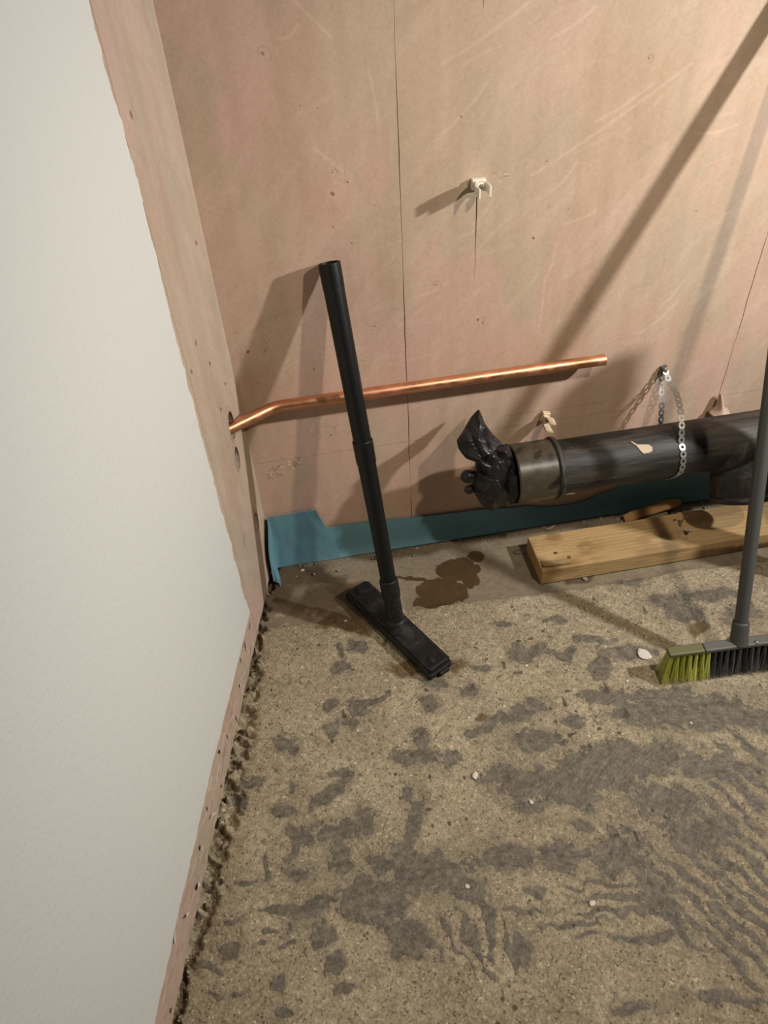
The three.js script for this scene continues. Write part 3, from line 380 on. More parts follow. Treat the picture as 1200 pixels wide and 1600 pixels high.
// black bag stuffed in the end of the pipe: a pleated flap standing up to the wall, a crushed puff below, two twisted corners
{
  const FLAP = [[0.4121, 0.3371, 0.0300], [0.4178, 0.3223, 0.0500], [0.4224, 0.3211, 0.0800], [0.4357, 0.3085, 0.1000], [0.4342, 0.3006, 0.1150], [0.4052, 0.3043, 0.1200], [0.3893, 0.2849, 0.1100], [0.3722, 0.2888, 0.1000], [0.3631, 0.2988, 0.0850], [0.3606, 0.3154, 0.0800], [0.3769, 0.3200, 0.0600], [0.3945, 0.3290, 0.0400]];
  const LOW = [[0.3895, 0.2932, 0.0950], [0.4160, 0.3089, 0.1050], [0.4445, 0.3108, 0.1050], [0.4555, 0.2830, 0.1050], [0.4612, 0.2328, 0.1050], [0.4632, 0.1856, 0.1050], [0.4498, 0.1641, 0.1050], [0.4232, 0.1566, 0.1050], [0.4053, 0.1733, 0.1050], [0.3897, 0.2052, 0.1050], [0.3852, 0.2389, 0.1000], [0.3916, 0.2635, 0.0950]];

  const O = V(0.415, 0.236, 0.098), ridge = (x, y, z) => 1 - Math.abs(2 * v3n(x, y, z) - 1) * 2.4;
  const crease = (x, y, sd) => {                                      // flat cells of film divided by sharp valleys
    const xi = Math.floor(x), yi = Math.floor(y); let a = 9, b = 9, ia = 0, ax_ = 0, ay = 0;
    for (let q = -1; q <= 1; q++) for (let r = -1; r <= 1; r++) {
      const h = PERM[(PERM[(xi + q + sd) & 255] + yi + r) & 511], cx = xi + q + VAL[h], cy = yi + r + VAL[(h * 7 + 13) & 255], d = Math.hypot(x - cx, y - cy);
      if (d < a) { b = a; a = d; ia = h; ax_ = x - cx; ay = y - cy; } else if (d < b) b = d;
    }
    const w = Math.min(1, (b - a) * 1.6), g1 = VAL[(ia * 3 + 5) & 255] - 0.5, g2 = VAL[(ia * 5 + 91) & 255] - 0.5;
    return w * (0.45 + 1.5 * (g1 * ax_ + g2 * ay) + 0.5 * (VAL[(ia + 47) & 255] - 0.5));
  };
  const cushion = (outline, front, back, seed, amp, tilt) => {        // closed skin over an outline, bulging towards and away from the room, then crumpled
    const pts = outline.map((p) => V(...p)), crv = new THREE.CatmullRomCurve3(pts, true, 'catmullrom', 0.2), N = 130, R = 30, C = pts.reduce((a, p) => a.add(p), V(0, 0, 0)).multiplyScalar(1 / pts.length), nrm = V(-0.12, 0.55, 0.83).normalize();
    const e1 = V(Math.cos(tilt), Math.sin(tilt), 0), e2 = nrm.clone().cross(e1).normalize(); e1.crossVectors(e2, nrm).normalize();
    const skin = (bulge) => grid(N, R, (u, v) => {
      const o = crv.getPoint(u % 1), k = 1 - v, p = C.clone().lerp(o, k).addScaledVector(nrm, bulge * Math.pow(1 - Math.pow(k, 2.2), 0.6));
      const a = p.clone().sub(C), s = a.dot(e1), t = a.dot(e2), w = 0.006 * (vn(s * 70 + seed, t * 70) - 0.5), e = Math.min(1, (1 - k) * 4 + 0.3);
      p.addScaledVector(nrm, Math.sign(bulge) * e * amp * (1.25 * crease((s + w) * 44 + seed * 9, (t + w) * 21 + 20, 3) + 0.28 * crease((s - w) * 100 + seed * 5, (t + w) * 55 + 40, 9) - 0.5));
      p.x = Math.min(p.x, 0.4545 - 0.002 * vn(p.y * 90, seed)); p.z = Math.max(p.z, 0.004); return p.sub(O);
    });
    return [skin(front), skin(-back)].map((g) => { g.deleteAttribute('uv'); g.deleteAttribute('normal'); return toCreasedNormals(mergeVertices(g), 0.28); });
  };
  const skirt = () => { const g = grid(60, 14, (u, v) => { const a = u * 6.2832, r = 0.054 * v; return V(0.4548 - 0.022 * (1 - v * v) - 0.005 * ridge(Math.cos(a) * 2.5 + 9, Math.sin(a) * 2.5, v * 0.6) * v - 0.002 * ridge(Math.cos(a) * 7, Math.sin(a) * 7, v * 3), SY + r * Math.sin(a), SZ + r * Math.cos(a)).sub(O); }); g.deleteAttribute('uv'); g.deleteAttribute('normal'); return toCreasedNormals(mergeVertices(g), 0.3); };
  const finger = (a, b, r, sd) => { const g = cyl(a.clone().sub(O), b.clone().sub(O), r * 0.7, r, 14), gg = new THREE.SphereGeometry(r, 16, 12).translate(b.x - O.x, b.y - O.y, b.z - O.z), m = merge([g, gg]), q = m.attributes.position; for (let i = 0; i < q.count; i++) { const k = 0.0035 * (v3n(q.getX(i) * 130 + sd, q.getY(i) * 130, q.getZ(i) * 130) - 0.5); q.setXYZ(i, q.getX(i) + k, q.getY(i) + k, q.getZ(i) + k); } return m; };
  const body = planar(merge([...cushion(FLAP, 0.022, 0.012, 2.3, 0.013, 0.5), ...cushion(LOW, 0.040, 0.040, 6.1, 0.015, 0.9), skirt(), finger(V(0.40, 0.24, 0.10), V(0.377, 0.2445, 0.098), 0.0125, 1), finger(V(0.405, 0.225, 0.10), V(0.380, 0.214, 0.10), 0.009, 5)]), (x, y) => [x * 8, y * 8]);
  const b = mesh('plastic_bag', body, std({ color: new THREE.Color(0.013, 0.013, 0.015), roughness: 0.38, specularIntensity: 0.9 })); b.position.copy(O);
  tag(b, 'crumpled black plastic bag stuffed into the pipe end', 'bag');
}
// perforated hanging strap
{
  const t = thing('hanging_strap', 'galvanised perforated strap looped round the soil pipe', 'strap', null, [0.767, 0.35, 0.0]);
  const O = V(0.767, 0.35, 0), pts = [V(0.767, 0.352, 0.006), V(0.770, 0.337, 0.026), V(0.771, 0.331, 0.055), V(0.765, 0.322, 0.088), V(0.760, 0.303, 0.115)];
  for (let a = 52; a >= -190; a -= 14) { const q = a * Math.PI / 180; pts.push(V(mix(0.758, 0.762, (52 - a) / 240) - 0.010 * sst(-10, -60, a) * (1 - sst(-100, -180, a)), SY + 0.0516 * Math.sin(q), SZ + 0.0516 * Math.cos(q))); }
  pts.push(V(0.762, 0.29, 0.034), V(0.764, 0.33, 0.010), V(0.766, 0.3515, 0.003));
  const crv = new THREE.CatmullRomCurve3(pts.map((p) => p.sub(O)), false, 'centripetal'), L = crv.getLength(), pitch = 0.0128, n = Math.floor(L / pitch), parts = [];
  const s = new THREE.Shape(), W = 0.0056, H = pitch / 2;              // one waist-to-waist link with its hole
  s.moveTo(-0.0032, -H); s.lineTo(0.0032, -H); s.quadraticCurveTo(W * 1.05, -H * 0.55, W, 0); s.quadraticCurveTo(W * 1.05, H * 0.55, 0.0032, H); s.lineTo(-0.0032, H); s.quadraticCurveTo(-W * 1.05, H * 0.55, -W, 0); s.quadraticCurveTo(-W * 1.05, -H * 0.55, -0.0032, -H);
  const hole = new THREE.Path(); hole.absarc(0, 0, 0.0026, 0, 6.2832, true); s.holes.push(hole);
  const link = new THREE.ExtrudeGeometry(s, { depth: 0.0009, bevelEnabled: false, curveSegments: 5 }).translate(0, 0, -0.00045);
  for (let k = 0; k < n; k++) {
    const u = (k + 0.5) / n, p = crv.getPointAt(u), tg = crv.getTangentAt(u), side = V(1, 0.1, 0).addScaledVector(tg, -tg.dot(V(1, 0.1, 0))).normalize(), nn = side.clone().cross(tg).normalize();
    parts.push(link.clone().applyMatrix4(new THREE.Matrix4().makeBasis(side, tg, nn).setPosition(p)));
  }
  const matZinc = std({ color: new THREE.Color(0.34, 0.33, 0.31), metalness: 0.75, roughness: 0.45 });
  mesh('perforated_band', parts, matZinc, t);
  mesh('fixing_screw', [cyl(V(0, 0.001, -0.012), V(0, 0.001, 0.012), 0.002, 0.002, 10), lathe([[0, 0.004], [0.003, 0.0035], [0.0052, 0.0015], [0.0052, 0]], V(0, 0.001, 0.009), V(0, 0, 1), 16), new THREE.BoxGeometry(0.010, 0.020, 0.005).rotateZ(0.25).translate(0.0015, -0.004, 0.0035)], std({ color: new THREE.Color(0.22, 0.20, 0.17), metalness: 0.7, roughness: 0.6 }), t);
}

// ---------------------------------------------------------------- timber
const woodMap = tex(1024, 512, (u, v, o) => {                       // u: 0.75 m along the grain, v: 0.14 m round the face
  const x = u * 0.75, y = v * 0.14, w = y + 0.006 * fbm(x * 5, y * 20, 3) + 0.012 * Math.exp(-(((x - 0.055) / 0.03) ** 2)) * Math.sin(y * 60);
  const rings = 0.5 + 0.5 * Math.sin(w * 700 + 5 * fbm(x * 3, y * 8, 2)), fine = fbm(x * 26, y * 900, 3);
  let c = mix3([172, 143, 99], [156, 125, 81], sst(0.35, 1, rings) * 0.55); c = mix3(c, [192, 166, 122], sst(0.5, 0.75, fbm(x * 6, y * 14 + 3, 3)) * 0.6);
  const f = (fine - 0.5) * 42; c = [c[0] + f, c[1] + f * 0.92, c[2] + f * 0.75];
  const dirt = sst(0.55, 0.72, fbm(x * 11 + 3, y * 26, 4)); c = mix3(c, [128, 104, 70], dirt * 0.5);
  const damp = sst(0.26, 0.4, x + 0.08 * (fbm(x * 30, 2, 3) - 0.5)) * (1 - sst(0.014, 0.026, y + 0.024 * (fbm(x * 28, 7, 3) - 0.5))); c = mix3(c, [70, 50, 30], damp * 0.85);   // damp bottom edge of the front face
  const grime = sst(0.5, 0.72, fbm(x * 18 + 5, y * 40, 3)) * (1 - sst(0.05, 0.11, Math.hypot(x - 0.045, y - 0.1))); c = mix3(c, [120, 86, 46], grime * 0.6);
  o[0] = c[0]; o[1] = c[1]; o[2] = c[2];
});
const matWood = std({ map: woodMap, roughness: 0.7, bumpMap: grey(512, 256, (u, v) => fbm(u * 20, v * 130, 3)), bumpScale: 0.0006 });
const matSteel = std({ color: new THREE.Color(0.25, 0.23, 0.20), metalness: 0.8, roughness: 0.55 });
{
  const X0 = 0.512, Y1 = 0.038, Z0 = 0.0755, Z1 = 0.1705, L = 0.72;
  const t = thing('timber_plank', 'rough sawn timber offcut lying on the floor below the soil pipe', 'timber', null, [X0, 0, Z1]);
  const g = new RoundedBoxGeometry(L, Y1, Z1 - Z0, 3, 0.0016).translate(L / 2, Y1 / 2, (Z0 - Z1) / 2);
  planar(g, (x, y, z) => [x / 0.75, (y - z) / 0.14]);
  mesh('board', g, matWood, t);
  const endT = tex(256, 128, (u, v, o) => { const x = u * 0.095 - 0.03, y = v * 0.038 + 0.06, r = Math.hypot(x, y) + 0.002 * fbm(u * 8, v * 6, 3), k = 0.5 + 0.5 * Math.sin(r * 1500), f = (fbm(u * 90, v * 40, 2) - 0.5) * 30; const c = mix3([176, 142, 94], [146, 110, 66], k * 0.8); o[0] = c[0] + f; o[1] = c[1] + f; o[2] = c[2] + f; });
  const eg = mesh('end_grain', planar(box(-0.0005, 0.0006, 0.0015, Y1 - 0.0015, Z0 - Z1 + 0.0015, -0.0015), (x, y, z) => [-z / 0.095, y / 0.038]), std({ map: endT, roughness: 0.85 }), t); eg.userData.label = 'sawn end grain';
  const matKnot = std({ color: new THREE.Color(0.10, 0.055, 0.022), roughness: 0.8 });
  for (const [x, z, rx, rz] of [[0.573 - X0, 0.1464 - Z1, 0.0045, 0.004], [0.5516 - X0, 0.1293 - Z1, 0.005, 0.004], [0.815 - X0, 0.093 - Z1, 0.004, 0.003]]) mesh('knot', lathe([[0, 0.0008], [0.6, 0.0010], [0.85, 0.0004], [1, -0.001]], V(0, 0, 0), V(0, 1, 0), 20).scale(rx, 1, rz).translate(x, Y1, z), matKnot, t);
  // a split at the near corner: a lifted splinter over a dark gap
  const sp = mesh('splinter', sheet(14, 4, (a, b) => V(0.004 + a * 0.055, Y1 + 0.0008 + 0.0055 * (1 - a) * (1 - b) ** 1.4 + 0.001 * vn(a * 9, b * 3), -0.006 - b * 0.02 * (1 - 0.5 * a)), 0.0014), matWood, t); sp.userData.label = 'lifted split of pale wood';
  const nail = (x, z, h, lean, turn) => {
    const c = new THREE.CatmullRomCurve3([V(0, -0.012, 0), V(0, h * 0.4, 0), V(lean * 0.4, h * 0.75, 0), V(lean, h, 0)]);
    mesh('bent_nail', merge([new THREE.TubeGeometry(c, 14, 0.0016, 8), lathe([[0, 0.0014], [0.0036, 0.0012], [0.0036, 0], [0, 0]], V(lean, h, 0), V(lean * 0.6, h * 0.3, 0), 12)]).rotateY(turn).translate(x, Y1, z), matSteel, t);
  };
  nail(0.818 - X0, 0.112 - Z1, 0.020, 0.006, 0.4); nail(0.823 - X0, 0.135 - Z1, 0.017, -0.009, 1.2);
  mesh('torn_fibre', sheet(10, 3, (a, b) => V(0.303 + 0.016 * (a - 0.5), Y1 + 0.001 + 0.008 * Math.sin(a * 3.1) * b, 0.128 - Z1 + 0.010 * (b - 0.5)), 0.001), std({ color: new THREE.Color(0.46, 0.33, 0.19), roughness: 0.9 }), t);
}

// ---------------------------------------------------------------- pipe clips
const matClip = std({ color: new THREE.Color(0.78, 0.74, 0.62), roughness: 0.42, transmission: 0.0 });
function clip(label, at, rot = 0, tint) {
  const t = thing('pipe_clip', label, 'pipe clip', null, at); t.rotation.z = rot; t.scale.set(0.8, 1.0, 1.2); const m = tint || matClip;
  mesh('base', [new RoundedBoxGeometry(0.026, 0.015, 0.008, 2, 0.0015).translate(0, 0, 0.004), new RoundedBoxGeometry(0.014, 0.012, 0.012, 2, 0.001).translate(0, 0, 0.010)], m, t);
  const arm = (s, h, reach) => { const c = [], N = 14; for (let i = 0; i <= N; i++) { const a = -1.35 + i / N * 2.0; c.push([s * 0.0125 * Math.cos(a), 0.026 + 0.0125 * Math.sin(a) * reach]); } const sh = new THREE.Shape(); sh.setFromPoints([...c.map((p) => new THREE.Vector2(p[0] * 1.12, p[1])), ...c.reverse().map((p) => new THREE.Vector2(p[0] * 0.88, p[1]))]); return new THREE.ExtrudeGeometry(sh, { depth: h, bevelEnabled: true, bevelSize: 0.0004, bevelThickness: 0.0004, bevelSegments: 1 }).translate(0, 0, -h / 2).rotateX(Math.PI / 2); };
  mesh('jaw', arm(-1, 0.013, 1.35), m, t); mesh('jaw', arm(1, 0.012, 1.2), m, t);
  mesh('screw', [lathe([[0, 0.0025], [0.003, 0.002], [0.0042, 0.0]], V(0, 0, 0.0158), V(0, 0, 1), 14)], matSteel, t);
  return t;
}
clip('white plastic pipe clip on bare wall above a long dark crack', [0.4045, 0.7234, 0]);
clip('yellowed plastic pipe clip fixed low on the wall by the pipe socket', [0.548, 0.280, 0], 1.35, std({ color: new THREE.Color(0.66, 0.56, 0.38), roughness: 0.5 }));
clip('white plastic pipe clip highest on the pink wall', [0.406, 0.985, 0]);
// ---------------------------------------------------------------- vacuum wand
const matBlack = std({ color: new THREE.Color(0.0065, 0.0068, 0.0068), roughness: 0.40, specularIntensity: 0.55, bumpMap: grey(256, 256, (u, v) => vn(u * 120, v * 120)), bumpScale: 0.0001 });
const matBlackDull = std({ map: dusty(9, [20, 20, 20], [56, 53, 48], 0.5), roughness: 0.5, specularIntensity: 0.6 });
{
  const B = V(0.2124, 0.062, 0.2177), T = V(0.1746, 0.6391, 0.0205), d = T.clone().sub(B), L = d.length(); d.normalize();
  const t = thing('vacuum_wand', 'black plastic vacuum cleaner wand leaning on the pink wall', 'vacuum wand', null, [0.2124, 0, 0.2177]);
  const sh = (g) => g.translate(-0.2124, 0, -0.2177), at = (k) => B.clone().addScaledVector(d, L * k), K = 0.535, lu = L * (1 - K), ll = L * (K - 0.06);
  mesh('upper_tube', sh(lathe([[0.0128, -0.03], [0.0148, -0.03], [0.0152, 0], [0.0158, lu * 0.5], [0.0163, lu * 0.86], [0.0168, lu * 0.87], [0.0171, lu - 0.0015], [0.0165, lu], [0.0150, lu], [0.0148, lu - 0.08], [0.0128, lu - 0.1], [0.0128, 0]], at(K), d, 48)), matBlack, t);
  mesh('lower_tube', sh(lathe([[0.0125, 0], [0.0138, 0], [0.0146, ll * 0.5], [0.0156, ll * 0.85], [0.0168, ll * 0.87], [0.0172, ll - 0.002], [0.0168, ll], [0.0153, ll + 0.0005], [0.0150, ll - 0.02]], at(0.06), d, 48)), matBlack, t);
  // moulding seams down both tubes
  const side = V(-0.25, 0.25, 0.93).addScaledVector(d, -d.dot(V(-0.25, 0.25, 0.93))).normalize();
  for (const [k0, k1, r0, r1] of [[K + 0.03, 0.93, 0.0153, 0.0163], [0.09, K - 0.08, 0.0140, 0.0155]]) { const a = at(k0).addScaledVector(side, r0), b = at(k1).addScaledVector(side, r1); mesh('seam', sh(cyl(a, b, 0.0008, 0.0008, 8)), matBlack, t); }
  mesh('cuff', sh(lathe([[0.0140, -0.004], [0.0165, -0.004], [0.0172, 0.004], [0.0168, 0.030], [0.0162, 0.0325], [0.0138, 0.0325]], at(0.045), d, 40)), matBlackDull, t);
  // swivel neck: from the cuff down into the head
  const hc = V(0.214, 0.02, 0.224), neckC = new THREE.CatmullRomCurve3([at(0.06), at(0.0), V(0.2140, 0.040, 0.2235), V(0.214, 0.018, 0.226)]);
  mesh('neck', sh(new THREE.TubeGeometry(neckC, 20, 0.0150, 24)), matBlackDull, t);
  mesh('neck_joint', sh(new THREE.SphereGeometry(0.0215, 28, 20).scale(1.0, 0.85, 1.0).translate(0.214, 0.026, 0.2245)), matBlackDull, t);
  // head: long low body, local x along its length
  const hd = V(0.478, 0, 0.878), an = Math.atan2(-hd.z, hd.x), place = (g) => sh(g.rotateY(an).translate(hc.x, 0, hc.z));
  const outline = (l, w, r) => { const s = new THREE.Shape(); s.moveTo(-l + r, -w); s.lineTo(l - r, -w); s.quadraticCurveTo(l, -w, l, -w + r); s.lineTo(l, w - r); s.quadraticCurveTo(l, w, l - r, w); s.lineTo(-l + r, w); s.quadraticCurveTo(-l, w, -l, w - r); s.lineTo(-l, -w + r); s.quadraticCurveTo(-l, -w, -l + r, -w); return s; };
  const slab = (l, w, r, y0, h, bv) => new THREE.ExtrudeGeometry(outline(l, w, r), { depth: h - 2 * bv, bevelEnabled: true, bevelSize: bv, bevelThickness: bv, bevelSegments: 3, bevelOffset: -bv }).rotateX(-Math.PI / 2).translate(0, y0 + bv, 0);
  mesh('head_base', place(slab(0.127, 0.0265, 0.006, 0.003, 0.012, 0.002)), matBlackDull, t);
  const shell = slab(0.122, 0.0225, 0.006, 0.014, 0.010, 0.003); { const q = shell.attributes.position; for (let i = 0; i < q.count; i++) if (q.getY(i) > 0.018) q.setY(i, q.getY(i) + 0.004 * (1 - Math.abs(q.getX(i)) / 0.122)); shell.computeVertexNormals(); }
  mesh('head_shell', place(shell), matBlackDull, t);
  for (const s of [-1, 1]) mesh('rim', place(box(-0.119, 0.119, 0.014, 0.0205, s * 0.0245 - 0.0012, s * 0.0245 + 0.0012)), matBlackDull, t);
  mesh('hump', place(grid(40, 16, (u, v) => { const x = (u - 0.5) * 0.13, z = (v - 0.5) * 0.045, k = Math.cos(Math.PI * (u - 0.5)) ** 2; return V(x, 0.022 + 0.016 * k * Math.cos(Math.PI * (v - 0.5)) ** 0.6, z * (0.55 + 0.45 * k)); })), matBlackDull, t);
  mesh('brush_strip', place(new THREE.BoxGeometry(0.23, 0.005, 0.008).translate(0, 0.0025, 0.014)), matBlack, t);
  for (const x of [-0.106, 0.104]) { mesh('pedal', place(lathe([[0, 0.002], [0.0062, 0.002], [0.007, 0]], V(x, 0.0243, 0.003), V(0, 1, 0), 22)), matBlackDull, t); mesh('pedal_groove', place(new THREE.TorusGeometry(0.0078, 0.0007, 8, 24, 5).rotateX(Math.PI / 2).translate(x, 0.0245, 0.003)), matBlack, t); }
  mesh('end_tab', place(new RoundedBoxGeometry(0.008, 0.010, 0.022, 2, 0.0015).translate(0.129, 0.009, -0.004)), matBlackDull, t);
}

// ---------------------------------------------------------------- broom
{
  const t = thing('broom', 'broom with green and black bristles and a long grey handle', 'broom', null, [0.785, 0, 0.420]);
  const matGrey = std({ color: new THREE.Color(0.060, 0.063, 0.058), roughness: 0.48 }), matPlate = std({ color: new THREE.Color(0.10, 0.098, 0.09), roughness: 0.5 }), matOlive = std({ color: new THREE.Color(0.115, 0.113, 0.052), roughness: 0.5 });
  const O = V(0.785, 0, 0.420), foot = V(0.7745, 0.066, 0.414).sub(O), head = V(0.852, 0.972, 0.0125).sub(O), d = head.clone().sub(foot).normalize(), at = (s) => foot.clone().addScaledVector(d, s), L = head.distanceTo(foot);
  mesh('handle', lathe([[0, 0.02], [0.0108, 0.02], [0.0108, L * 0.3], [0.0108, L * 0.6], [0.0108, L - 0.006], [0.009, L - 0.001], [0, L]], foot, d, 36), matGrey, t);
  mesh('socket', lathe([[0.0165, -0.006], [0.0145, 0.004], [0.0138, 0.03], [0.0134, 0.034], [0.0112, 0.0345]], foot, d, 36), matGrey, t);
  const hd = new THREE.Group(); hd.name = 'head'; hd.rotation.y = -0.052; t.add(hd);
  const plate = (x0, x1) => new RoundedBoxGeometry(x1 - x0, 0.009, 0.019, 3, 0.003).translate((x0 + x1) / 2, 0.0625, 0);
  mesh('plate', plate(-0.075, 0.137), matPlate, hd); mesh('plate_end', plate(-0.137, -0.0752), matOlive, hd).userData.label = 'olive green end of the head';
  mesh('screw_boss', lathe([[0, 0.003], [0.003, 0.0025], [0.004, 0]], V(0.015, 0.0668, 0.005), V(0, 1, 0), 14), matSteel, hd);
  const bristle = (r, spread, len, k) => {                            // one tuft: thin tapered bristles fanning out
    const parts = [];
    for (let i = 0; i < k; i++) { const a = r() * 6.283, q = Math.sqrt(r()), x = 0.0022 * q * Math.cos(a), z = 0.0022 * q * Math.sin(a), sx = x * spread + (r() - 0.5) * 0.004, sz = z * spread + (r() - 0.5) * 0.004, l = len * (0.94 + 0.07 * r()); const c = new THREE.CylinderGeometry(0.00042, 0.00030, 1, 3, 2, true).translate(0, -0.5, 0); const p = c.attributes.position; for (let j = 0; j < p.count; j++) { const y = -p.getY(j); p.setXYZ(j, p.getX(j) + x + sx * y, -l * y, p.getZ(j) + z + sz * y * y); } c.computeVertexNormals(); parts.push(c); }
    return merge(parts);
  };
  const br = rngOf(31), var_ = [0, 1, 2, 3].map(() => bristle(br, 2.0, 0.0585, 34));
  const greens = [0.0, 0.5, 1.0].map((k) => std({ color: new THREE.Color(mix(0.58, 0.74, k), mix(0.62, 0.76, k), mix(0.09, 0.20, k)), roughness: 0.55 })), darks = [0.0, 1.0].map((k) => std({ color: new THREE.Color(mix(0.07, 0.11, k), mix(0.073, 0.114, k), mix(0.078, 0.12, k)), roughness: 0.5 }));
  for (let c = 0; c < 25; c++) for (let row = 0; row < 3; row++) {
    const x = -0.131 + c * 0.0109, green = c < 7, m = mesh('bristle_tuft', var_[Math.floor(br() * 4)], green ? greens[Math.floor(br() * 3)] : darks[Math.floor(br() * 2)], hd);
    m.position.set(x, 0.0588, (row - 1) * 0.0062); m.rotation.set(-(row - 1) * 0.16 - 0.10, br() * 6.28, 0, 'ZXY'); m.rotation.order = 'ZXY'; m.rotation.z = -Math.max(0, 3 - c) * 0.035 + Math.max(0, c - 21) * 0.035 + (br() - 0.5) * 0.05;
  }
}

// ---------------------------------------------------------------- loose bits on the floor
const stoneGeo = (seed, s, flat = 0.6) => { const g = mergeVertices(new THREE.IcosahedronGeometry(1, 2).deleteAttribute('uv').deleteAttribute('normal')), q = g.attributes.position; for (let i = 0; i < q.count; i++) { const x = q.getX(i), y = q.getY(i), z = q.getZ(i), k = s * (0.65 + 0.7 * v3n(x * 1.6 + seed, y * 1.6 + seed * 3, z * 1.6)); q.setXYZ(i, x * k * 1.3, y * k * flat, z * k); } g.deleteAttribute('normal'); return toCreasedNormals(g, 0.5); };
const matChip = std({ color: new THREE.Color(0.58, 0.54, 0.47), roughness: 0.85 }), matStone = std({ color: new THREE.Color(0.30, 0.26, 0.20), roughness: 0.9 }), matMortar = std({ color: new THREE.Color(0.25, 0.205, 0.15), roughness: 0.95 });
{
  const put = (name, label, cat, group, x, z, s, mat, seed, flat) => { const g = stoneGeo(seed, s, flat); g.computeBoundingBox(); const m = mesh(name, g, mat); m.position.set(x, floorHeight(x, z) - g.boundingBox.min.y - 0.0004, z); m.rotation.y = seed; tag(m, label, cat, group); return m; };
  put('plaster_chip', 'large white plaster chip on the floor beside the broom bristles', 'chip', null, 0.637, 0.368, 0.0100, matChip, 5.2, 0.28);
  for (const [x, z, s, k] of [[0.2839, 0.5345, 0.007, 1.1], [0.2306, 0.6956, 0.004, 5.2], [0.3957, 0.7508, 0.005, 6.7], [0.4846, 0.5022, 0.0028, 7.9], [0.3578, 0.5933, 0.0042, 8.3], [0.4274, 0.3482, 0.0032, 10.2], [0.6568, 0.513, 0.0028, 11.5], [0.30, 0.43, 0.003, 12.5], [0.365, 0.42, 0.0025, 14.5]]) put('plaster_crumb', 'small white plaster crumb on the bare concrete floor', 'crumb', 'plaster crumbs scattered on the concrete', x, z, s * 0.72, matChip, k, 0.5);
  put('plaster_crumb', 'white plaster crumb on the floor below the blue corner piece', 'crumb', null, 0.0554, 0.0321, 0.003, matChip, 3.1, 0.5);
  put('plaster_crumb', 'white plaster crumb on the floor just behind the upper end of the vacuum head', 'crumb', null, 0.1237, 0.1801, 0.0022, matChip, 9.4, 0.5);
  put('plaster_crumb', 'white plaster crumb on the floor in front of the green bristles', 'crumb', null, 0.5872, 0.4143, 0.0022, matChip, 4.4, 0.5);
  put('stone', 'grey stone chip behind the timber plank', 'stone', null, 0.845, 0.052, 0.013, std({ color: new THREE.Color(0.34, 0.31, 0.26), roughness: 0.9 }), 4.1, 0.5);
  for (const [x, z, s, k] of [[0.60, 0.175, 0.004, 2.7], [0.245, 0.362, 0.0035, 5.9], [0.60, 0.228, 0.003, 1.9]]) put('grit', 'small brown grit lump on the concrete floor', 'grit', 'grit lumps on the concrete', x, z, s, matMortar, k, 0.7);
  // splinters of wood between plank and wall
  const splint = (label, x0, z0, x1, z1, w, h, y, mat, k) => { const dx = x1 - x0, dz = z1 - z0, L = Math.hypot(dx, dz); const g = grid(16, 8, (u, v) => { const a = v * 6.283, e = Math.pow(Math.sin(Math.PI * mix(0.02, 0.985, u)), 0.22) * (0.75 + 0.4 * vn(u * 7, k)); return V((u - 0.5) * L, h * 0.5 * Math.sign(Math.sin(a)) * Math.pow(Math.abs(Math.sin(a)), 0.5) * e, w * 0.5 * Math.sign(Math.cos(a)) * Math.pow(Math.abs(Math.cos(a)), 0.5) * e + 0.006 * (vn(u * 4, k + 3) - 0.5)); }); const m = mesh('wood_splinter', toCreasedNormals(g, 0.7), mat); m.position.set((x0 + x1) / 2, y, (z0 + z1) / 2); m.rotation.y = Math.atan2(-dz, dx); tag(m, label, 'splinter'); return m; };
  const matSp = std({ color: new THREE.Color(0.36, 0.20, 0.075), roughness: 0.85 }), matSp2 = std({ color: new THREE.Color(0.30, 0.235, 0.16), roughness: 0.9 });
  const s1 = splint('broad brown wood splinter leaning on blue membrane behind the plank', 0.735, 0.042, 0.862, 0.024, 0.024, 0.007, 0.014, matSp, 2.2); s1.rotation.z = 0.12; s1.rotation.x = 0.5; s1.rotation.order = 'YXZ';
  splint('thin grey wood splinter lying against the back of the plank', 0.64, 0.062, 0.745, 0.052, 0.008, 0.004, 0.0035, matSp2, 5.2);
  splint('short pale wood splinter on the floor below the membrane', 0.57, 0.028, 0.592, 0.022, 0.004, 0.003, 0.002, std({ color: new THREE.Color(0.5, 0.42, 0.3), roughness: 0.9 }), 7.7);
  const wire = mesh('bent_wire', new THREE.TubeGeometry(new THREE.CatmullRomCurve3([V(0, 0.002, 0), V(-0.010, 0.0025, 0.002), V(-0.016, 0.003, 0.008), V(-0.010, 0.0035, 0.012), V(0.003, 0.003, 0.010)]), 30, 0.0011, 7), matSteel); wire.position.set(0.502, -0.001, 0.07); tag(wire, 'small loop of bent wire at the plank end', 'wire');
  // rubble: crumbs nobody could count, along the left wall and under the membrane
  const rr = rngOf(99), gs = [stoneGeo(1.3, 1), stoneGeo(2.9, 1), stoneGeo(6.1, 1)].map((g) => g), parts = [], M = new THREE.Matrix4(), Q = new THREE.Quaternion(), E = new THREE.Euler();
  const add = (x, z, s, up = 0) => { E.set(rr() * 6, rr() * 6, rr() * 6); const g = gs[Math.floor(rr() * 3)].clone(); g.applyMatrix4(M.compose(V(x, floorHeight(x, z) + s * 0.3 + up, z), Q.setFromEuler(E), V(s, s, s))); parts.push(g); };
  for (let i = 0; i < 170; i++) { const z = 0.2 + rr() * 0.75, q = rr() * rr(); add(wallX(z) + 0.003 + q * (0.010 + 0.016 * sst(0.22, 0.3, z) * (1 - sst(0.6, 0.75, z))), z, 0.0007 + rr() * rr() * 0.0022); }
